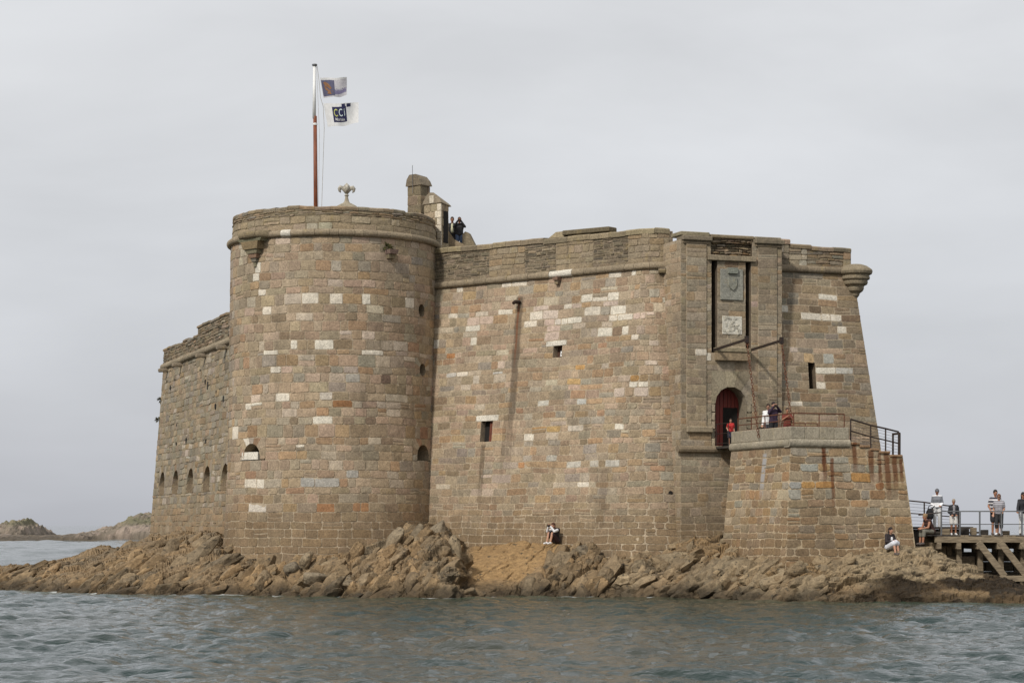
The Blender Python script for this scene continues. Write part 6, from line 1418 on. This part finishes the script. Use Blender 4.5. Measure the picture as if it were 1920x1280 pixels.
def person(label, loc, rz, h, pose=None, look=(0, 1, -0.05), skin=None, top=None, sleeve='long', bottom=None, bcol=(0.05, 0.05, 0.07), shoe=(0.1, 0.08, 0.07), hair='short', hcol=(0.05, 0.03, 0.02), extra=None, vest=None):
    J = {k: Vector(v) for k, v in {**BASE, **(pose or {})}.items()}
    root = empty('person', loc, rz); root.scale = (h/1.72,)*3; tag(root, label, 'person'); skin = skin or SKIN
    side = (J['shR']-J['shL']).normalized()
    fw = Vector(look).normalized(); hx = fw.cross(Vector((0, 0, 1))).normalized(); hz = hx.cross(fw).normalized(); hax = (hx, fw, hz); hd = J['head']
    def torso(B, g):
        hs_ = (J['hiR']-J['hiL']).normalized()
        B.cap(J['pelvis']-hs_*.06, J['pelvis']+hs_*.06, .115+g, .115+g); B.cap(J['waist']-hs_*.05, J['waist']+hs_*.05, .10+g, .10+g); B.cap(J['chest']-side*.075, J['chest']+side*.075, .112+g, .112+g)
        for q in (-1, 1): B.cap(J['pelvis']+hs_*.06*q, J['waist']+hs_*.055*q, .11+g, .10+g); B.cap(J['waist']+hs_*.055*q, J['chest']+side*.075*q, .10+g, .11+g)
        B.cap(J['chest']+side*.07, J['shR'], .09+g, .062+g); B.cap(J['chest']-side*.07, J['shL'], .09+g, .062+g); B.cap(J['neck']-Vector((0, 0, .02)), J['shL'], .05+g, .05+g); B.cap(J['neck']-Vector((0, 0, .02)), J['shR'], .05+g, .05+g)
    def arm(B, q, g, part):
        s_, e_, w_ = J['sh'+q], J['el'+q], J['wr'+q]
        if part == 'short': B.cap(s_, s_.lerp(e_, 0.62), .062+g, .056+g)
        else: B.cap(s_, e_, .055+g, .042+g); B.cap(e_, w_, .042+g, .030+g)
    def leg(B, q, g, part):
        a, k, n_ = J['hi'+q], J['kn'+q], J['an'+q]
        if part == 'short': B.cap(a, a.lerp(k, 0.85), .095+g, .075+g*1.8)
        elif part == 'capri': B.cap(a, k, .092+g, .062+g); B.cap(k, k.lerp(n_, 0.4), .062+g, .06+g)
        else: B.cap(a, k, .092+g, .060+g); B.cap(k, n_, .058+g, .040+g*1.6)
    B = Blob(); torso(B, 0)
    B.cap(J['neck']-Vector((0, 0, .03)), hd-hz*.05, .055, .05)
    B.ell(hd, (.073, .092, .112), hax); B.ell(hd+fw*.03-hz*.07, (.05, .055, .045), hax); B.cap(hd+fw*.092+hz*.005, hd+fw*.108-hz*.022, .011, .015, 8)
    for q in (-1, 1): B.ell(hd+hx*.076*q-fw*.005-hz*.005, (.012, .02, .032), hax, 8)
    for q in 'LR':
        arm(B, q, 0, 'long'); leg(B, q, 0, 'long'); e_, w_ = J['el'+q], J['wr'+q]; d = (w_-e_).normalized(); B.cap(J['an'+q]-Vector((0, .03, .02)), J['to'+q], .042, .032)
        sx = d.cross(Vector((0, 1, 0.2)))
        sx = sx.normalized() if sx.length > 0.1 else Vector((1, 0, 0)); cu_ = sx.cross(d).normalized()
        pm = w_+d*.07; B.cap(w_+sx*.012, pm+sx*.022, .026, .02); B.cap(w_-sx*.012, pm-sx*.022, .026, .02)
        for i, ln in enumerate((.066, .078, .072, .055)):
            b0 = pm+sx*(.030-.020*i); k1 = b0+d*ln*.5+cu_*.006; k2 = k1+d*ln*.45+cu_*.028; B.cap(b0, k1, .0105, .010, 7); B.cap(k1, k2, .010, .009, 7)
        tb = w_+d*.025+sx*.03; B.cap(tb, tb+sx*.03+d*.03, .013, .012, 7); B.cap(tb+sx*.03+d*.03, tb+sx*.034+d*.062+cu_*.012, .012, .010, 7)
    B.build('body', skin, root, .0128, 2)
    E = MB()
    for q in (-1, 1): E.lathe([(0, -.011), (.009, -.005), (.009, .005), (0, .011)], hd+fw*.083+hx*.03*q+hz*.012, 8)
    E.build('eyes', EYE, None, centre=False).parent = root
    E = MB(); E.tube([hd+fw*.088-hx*.022-hz*.055, hd+fw*.094-hz*.057, hd+fw*.088+hx*.022-hz*.055], .006, 6); E.build('mouth', LIP, None, centre=False).parent = root
    if top:
        B = Blob(); torso(B, .016); [arm(B, q, .015, sleeve) for q in 'LR' if sleeve != 'none']
        B.build('top', top if not isinstance(top, tuple) else cm_(top), root, .014, 3)
    if vest:
        B = Blob(); torso(B, .030); B.build('vest', cm_(vest), root, .014, 3)
    if bottom:
        B = Blob(); hs_ = (J['hiR']-J['hiL']).normalized(); B.cap(J['pelvis']-hs_*.06, J['pelvis']+hs_*.06, .128, .128); B.cap(J['pelvis'], J['waist']-Vector((0, 0, .06)), .12, .11)
        for q in 'LR':
            if bottom == 'skirt': B.cap(J['hi'+q], J['hi'+q].lerp(J['kn'+q], 0.95), .12, .125)
            else: leg(B, q, .018, {'shorts': 'short', 'capri': 'capri'}.get(bottom, 'long'))
        if bottom == 'skirt': B.cap((J['knL']+J['knR'])/2+Vector((0, 0, .03)), J['pelvis'], .12, .13)
        B.build('lower_clothing', cm_(bcol), root, .014, 3)
    B = Blob()
    for q in 'LR': B.cap(J['an'+q]-Vector((0, .03, .03)), J['to'+q]+Vector((0, .01, 0)), .05, .042); B.cap(J['an'+q]-Vector((0, .0, .03)), J['an'+q], .048, .046)
    B.build('shoes', cm_(shoe), root, .014, 1)
    B = Blob(); B.ell(hd-fw*.016+hz*.034, (.085, .100, .104), hax)
    if hair == 'long': B.cap(hd-fw*.05+hz*.03, hd-fw*.075-hz*.16, .075, .05); B.cap(hd-fw*.03+hx*.06, hd-fw*.03+hx*.065-hz*.14, .035, .02); B.cap(hd-fw*.03-hx*.06, hd-fw*.03-hx*.065-hz*.14, .035, .02)
    if hair == 'bun': B.ell(hd-fw*.10+hz*.05, (.045, .045, .045), hax)
    B.build('hair', cm_(hcol), root, .012, 2)
    if hair == 'cap':
        B = Blob(); B.ell(hd-fw*.005+hz*.045, (.092, .105, .088), hax); B.cap(hd+fw*.09+hx*.04+hz*.05, hd+fw*.15+hx*.03+hz*.035, .018, .012); B.cap(hd+fw*.09-hx*.04+hz*.05, hd+fw*.15-hx*.03+hz*.035, .018, .012); B.build('cap', cm_((0.12, 0.125, 0.14)), root, .011, 2)
    if extra: extra(root, J, fw, hx, hz)
    return root, J
def wpt(root, v): return Matrix.Translation(root.location)@Matrix.Rotation(root.rotation_euler.z, 4, 'Z')@Matrix.Scale(root.scale[0], 4)@Vector(v)
def camera_prop(root, at, fwd, label):
    p = wpt(root, at); f = Vector(fwd).normalized(); o = empty('camera_body', p); tag(o, label, 'camera'); sd_ = f.cross(UP).normalized()
    mb = MB(); mb.box(p, sd_*0.065, f*0.03, UP*0.042, 0.008); mb.box(p+UP*0.05, sd_*0.025, f*0.025, UP*0.014, 0.004); mb.build('casing', M['black'], o)
    mb = MB(); mb.tube([p+f*0.03, p+f*0.10], [0.032, 0.036], 12); mb.build('lens', M['iron'], o)
SUNG = lambda root, J, fw, hx, hz: (lambda E: setattr(E.build('sunglasses', M['black'], None, centre=False), 'parent', root))(MB().box(J['head']+fw*.094+hx*.034+hz*.012, hx*.027, fw*.006, hz*.018).box(J['head']+fw*.094-hx*.034+hz*.012, hx*.027, fw*.006, hz*.018).box(J['head']+fw*.1+hz*.016, hx*.012, fw*.003, hz*.004))
FACE = math.pi   # turned towards the camera
# arms raised to hold a camera at the face
PHOTO = dict(elL=(-.25, .12, 1.27), elR=(.25, .12, 1.27), wrL=(-.075, .20, 1.52), wrR=(.075, .20, 1.52))
# two visitors on the roof by the tower
zr = 14.8
person('dark-haired visitor on the roof with a pale vest over a black top', (PX(848, 95.7), 95.7, zr), FACE, 1.74, dict(elR=(.24, .0, 1.1)), skin=SKIN2, top=(0.02, 0.02, 0.022), vest=None, bottom='trousers', bcol=(0.03, 0.03, 0.035),
    extra=lambda root, J, fw, hx, hz: (lambda B: (B.cap((0, .10, 1.36), (0, .105, 1.05), .055, .07), B.build('pale_vest', cm_((0.62, 0.6, 0.42)), root, .014, 2)))(Blob()))
r_, J = person('visitor on the roof in a black top and jeans taking a picture', (PX(861.5, 95.5), 95.5, zr), FACE, 1.70, PHOTO, top=(0.018, 0.018, 0.02), bottom='trousers', bcol=(0.09, 0.13, 0.22), skin=SKIN2)
camera_prop(r_, (0, .23, 1.56), (0, -1, -.15), 'small camera held up by the visitor in jeans on the roof')
# platform
def onplat(px, Yp): return (PX(px, Yp), Yp, PFLOOR)
r_, J = person('photographer in a dark purple coat on the landing platform', onplat(1450, 81.6), FACE+0.3, 1.66, dict(PHOTO, elL=(-.27, .10, 1.33)), top=(0.032, 0.016, 0.036), bottom='trousers', bcol=(0.014, 0.014, 0.016), hcol=(0.02, 0.012, 0.012))
camera_prop(r_, (0, .23, 1.56), (0.3, -1, -.1), 'black camera held by the photographer in purple')
person('person in a white jacket behind the photographer in purple', onplat(1440.5, 82.1), FACE-0.2, 1.62, dict(elL=(-.26, .02, 1.12), wrL=(-.15, .2, 1.05)), top=(0.78, 0.78, 0.77), bottom='trousers', bcol=(0.06, 0.06, 0.07))
r_, J = person('woman in a red-brown top holding a phone on the platform', onplat(1476, 80.9), FACE+0.15, 1.40, dict(elL=(-.24, .08, 1.16), elR=(.24, .08, 1.16), wrL=(-.05, .24, 1.30), wrR=(.05, .24, 1.30)), skin=SKIN2, top=(0.16, 0.03, 0.018), sleeve='short', bottom='trousers', bcol=(0.12, 0.02, 0.014))
bg_ = empty('bag', (PX(1488, 80.4), 80.4, PTOP-0.35)); tag(bg_, 'white cloth bag beside the woman in red-brown', 'bag')
B = Blob(); B.ell((0, 0, .14), (.17, .11, .2)); B.cap((-.1, 0, .02), (.1, 0, .02), .09, .09); B.build('pouch', cm_((0.8, 0.8, 0.8)), bg_, .015, 3); mb = MB(); mb.tube([(-.08, 0, .28), (-.05, 0, .42), (.05, 0, .42), (.08, 0, .28)], .012, 6); mb.build('strap', cm_((0.75, 0.75, 0.75)), None, centre=False).parent = bg_
person('child in a red shirt standing by the red door', (PX(1370, 83.3), 83.3, dz0-0.02), FACE, 1.06, dict(elR=(.25, .02, 1.12), wrR=(.2, .2, 1.0)), top=(0.42, 0.022, 0.02), sleeve='short', bottom='shorts', bcol=(0.05, 0.05, 0.08))
# seated figures
SIT = dict(pelvis=(0, 0, .13), waist=(0, .03, .26), chest=(0, .07, .43), neck=(0, .09, .60), head=(0, .13, .76), shL=(-.165, .07, .56), shR=(.165, .07, .56), hiL=(-.085, .03, .11), hiR=(.085, .03, .11),
    knL=(-.10, .36, .42), knR=(.10, .36, .42), anL=(-.10, .48, .04), anR=(.10, .48, .04), toL=(-.11, .62, .0), toR=(.11, .62, .0))
p = rock_at(1043, 86.0); p.z += 0.03
r_, J = person('woman sitting on the rock under the curtain wall, taking a picture', p, FACE-0.75, 1.66, dict(SIT, chest=(0, .10, .42), elL=(-.20, .34, .50), elR=(.20, .34, .50), wrL=(-.06, .42, .70), wrR=(.06, .42, .70), head=(0, .20, .74)), top=(0.72, 0.72, 0.73), vest=(0.025, 0.018, 0.022), bottom='shorts', bcol=(0.03, 0.012, 0.015), hair='long', hcol=(0.07, 0.028, 0.016), shoe=(0.75, 0.75, 0.75))
camera_prop(r_, (0, .44, .74), (-.7, -.72, -.05), 'camera held by the woman sitting on the rock')
p = rock_at(1666, 78.55); p.z += 0.14
person('dark-haired woman in white with a dark cardigan sitting against the platform', p, FACE+0.55, 1.62, dict(SIT, elL=(-.24, .14, .32), elR=(.24, .14, .32), wrL=(-.12, .34, .34), wrR=(.12, .34, .34), knL=(-.08, .40, .26), knR=(.08, .40, .26), anL=(-.08, .50, -.12), anR=(.10, .52, -.12), toL=(-.09, .63, -.17), toR=(.11, .65, -.17)), top=(0.025, 0.018, 0.02), bottom='skirt', bcol=(0.62, 0.63, 0.67), hair='long', hcol=(0.022, 0.014, 0.012), extra=lambda root, J, fw, hx, hz: (lambda B: (B.cap((0, .19, .46), (0, .15, .26), .05, .07), B.build('white_blouse', cm_((0.75, 0.75, 0.76)), root, .014, 2)))(Blob()))
p = P3(1747, 1001, 79.7)
person('woman with bare arms and grey trousers sitting on the jetty end', p, FACE-1.15, 1.66, dict(SIT, pelvis=(0, 0, .12), waist=(0, .06, .24), chest=(0, .16, .40), neck=(0, .25, .54), head=(0, .32, .67), shL=(-.165, .20, .52), shR=(.165, .20, .52), elL=(-.20, .30, .26), elR=(.20, .30, .26), wrL=(-.07, .50, .22), wrR=(.07, .50, .22), knL=(-.10, .42, .12), knR=(.10, .42, .12), anL=(-.10, .48, -.33), anR=(.12, .46, -.33), toL=(-.11, .61, -.38), toR=(.13, .59, -.38)), look=(0, 1, -.25), skin=SKIN2, top=(0.05, 0.022, 0.018), sleeve='none', bottom='capri', bcol=(0.16, 0.15, 0.12), hair='bun', hcol=(0.26, 0.17, 0.09))
# visitors on the jetty
zj = zd+0.045
r_, J = person('man in a grey cap and white trousers with a backpack behind the jetty', (PX(1757, 82.9), 82.9, ZP(992, 82.9)), FACE-0.15, 1.58, dict(elL=(-.225, .02, 1.10), wrL=(-.14, .2, 1.0), elR=(.215, -.02, 1.09), wrR=(.22, .12, .88)), look=(0.15, 1, -.25), skin=SKIN2, top=stripes('grey_white_top', (0.16, 0.17, 0.19), (0.75, 0.75, 0.76), 0.46), bottom='trousers', bcol=(0.74, 0.74, 0.73), hair='cap', hcol=(0.06, 0.04, 0.03))
bp_ = empty('backpack', (PX(1743.5, 82.6), 82.6, ZP(964, 82.6))); tag(bp_, 'black backpack held by the man in the grey cap', 'backpack')
B = Blob(); B.ell((0, 0, 0), (.16, .13, .24)); B.ell((0, -.09, -.06), (.11, .07, .13)); B.build('bag', cm_((0.016, 0.016, 0.017)), bp_, .015, 3)
mb = MB(); mb.tube([(.08, 0, .2), (.14, .02, .3), (.2, .04, .33)], .018, 6); mb.tube([(-.08, 0, .2), (-.02, .03, .34), (.12, .06, .36)], .018, 6); mb.build('strap', cm_((0.016, 0.016, 0.017)), None, centre=False).parent = bp_
person('youth in a black and grey jacket and pale shorts on the jetty', (PX(1788, 80.5), 80.5, zj), FACE, 1.36, dict(elL=(-.24, .0, 1.10), elR=(.24, .0, 1.10), wrL=(-.13, .16, .97), wrR=(.13, .16, .97)), look=(0, 1, -.3), skin=SKIN2, top=(0.02, 0.02, 0.024), bottom='shorts', bcol=(0.60, 0.58, 0.55), hcol=(0.30, 0.24, 0.18), shoe=(0.7, 0.7, 0.68), extra=lambda root, J, fw, hx, hz: (lambda B: (B.cap((0, .085, 1.36), (0, .09, 1.06), .07, .075), B.build('grey_front', cm_((0.26, 0.25, 0.26)), root, .014, 2)))(Blob()))
person('tall dark-haired man in a striped polo shirt on the jetty', (PX(1866, 81.0), 81.0, zj), FACE+0.1, 1.72, dict(elL=(-.255, -.03, 1.10), elR=(.25, -.03, 1.10), wrL=(-.16, .12, .95), wrR=(.22, .14, .93)), skin=SKIN2, top=stripes('striped_polo', (0.045, 0.045, 0.06), (0.62, 0.6, 0.6), 0.13), sleeve='short', bottom='shorts', bcol=(0.022, 0.022, 0.026), hcol=(0.02, 0.015, 0.012), shoe=(0.12, 0.08, 0.06))
person('shorter woman in a grey striped top and sunglasses in front of the tall man', (PX(1873, 80.4), 80.4, zj), FACE-0.25, 1.55, dict(elL=(-.22, -.03, 1.09), wrL=(-.15, .14, .95), elR=(.215, -.05, 1.09)), skin=SKIN, top=stripes('grey_striped_top', (0.20, 0.195, 0.21), (0.36, 0.35, 0.38), 0.09), sleeve='short', bottom='capri', bcol=(0.028, 0.028, 0.030), hcol=(0.14, 0.06, 0.03), hair='short', shoe=(0.75, 0.75, 0.74), extra=SUNG)
person('dark-haired woman in a black cardigan at the right edge of the jetty', (PX(1918, 80.5), 80.5, zj), FACE+0.2, 1.62, dict(elL=(-.26, .02, 1.14), wrL=(-.16, .24, 1.12), elR=(.27, .10, 1.08), wrR=(.36, .28, .93)), skin=SKIN2, top=(0.02, 0.02, 0.024), bottom='trousers', bcol=(0.66, 0.66, 0.65), hair='long', hcol=(0.022, 0.016, 0.014), extra=SUNG)
bpy.data.scenes.remove(TMP)

def wall_plant(p, n, size, seed, label):
    rg = rnd(seed); o = empty('wall_plant', p); tag(o, label, 'plant', )
    mb = MB(); mb.tube([p+Vector((0, 0.05, 0)), p+Vector((0, -size*0.4, -size*0.1))], 0.012, 5); mb.build('stem', PLANT_S, o)
    mb = MB()
    for _ in range(n):
        d = Vector((rg.gauss(0, 1), rg.gauss(-0.7, 0.5), rg.gauss(0.35, 0.7))).normalized(); l = size*rg.uniform(0.5, 1.1); sd_ = d.cross(Vector((rg.random(), rg.random(), 1))).normalized()*l*0.12
        a = p+d*l*0.15; m_ = p+d*l*0.6; e_ = p+d*l-UP*l*0.2; mb.add([a, m_+sd_, e_, m_-sd_], [(0, 1, 2, 3)])
    f = mb.build('foliage', PLANT, o); f['kind'] = 'stuff'
PLANT = plain('wall_plant_leaf', (0.075, 0.085, 0.028), 0.8, col2=(0.13, 0.105, 0.04)); PLANT_S = plain('plant_stem', (0.12, 0.09, 0.05))
wall_plant(surf_tower(sB-0.12, ZP(466, 89.5), 0.05), 60, 0.34, 1, 'tuft of wild plant above the bracket on the round tower')
for i, (px, z, lb) in enumerate(((306, 10.9, 'dark shrub on the far edge of the side wall, uppermost of two'), (305, 9.6, 'dark shrub on the far edge of the side wall, lower of two'))): wall_plant(surf_flank(0.05, z, 0.05), 70, 0.30, 10+i, lb)
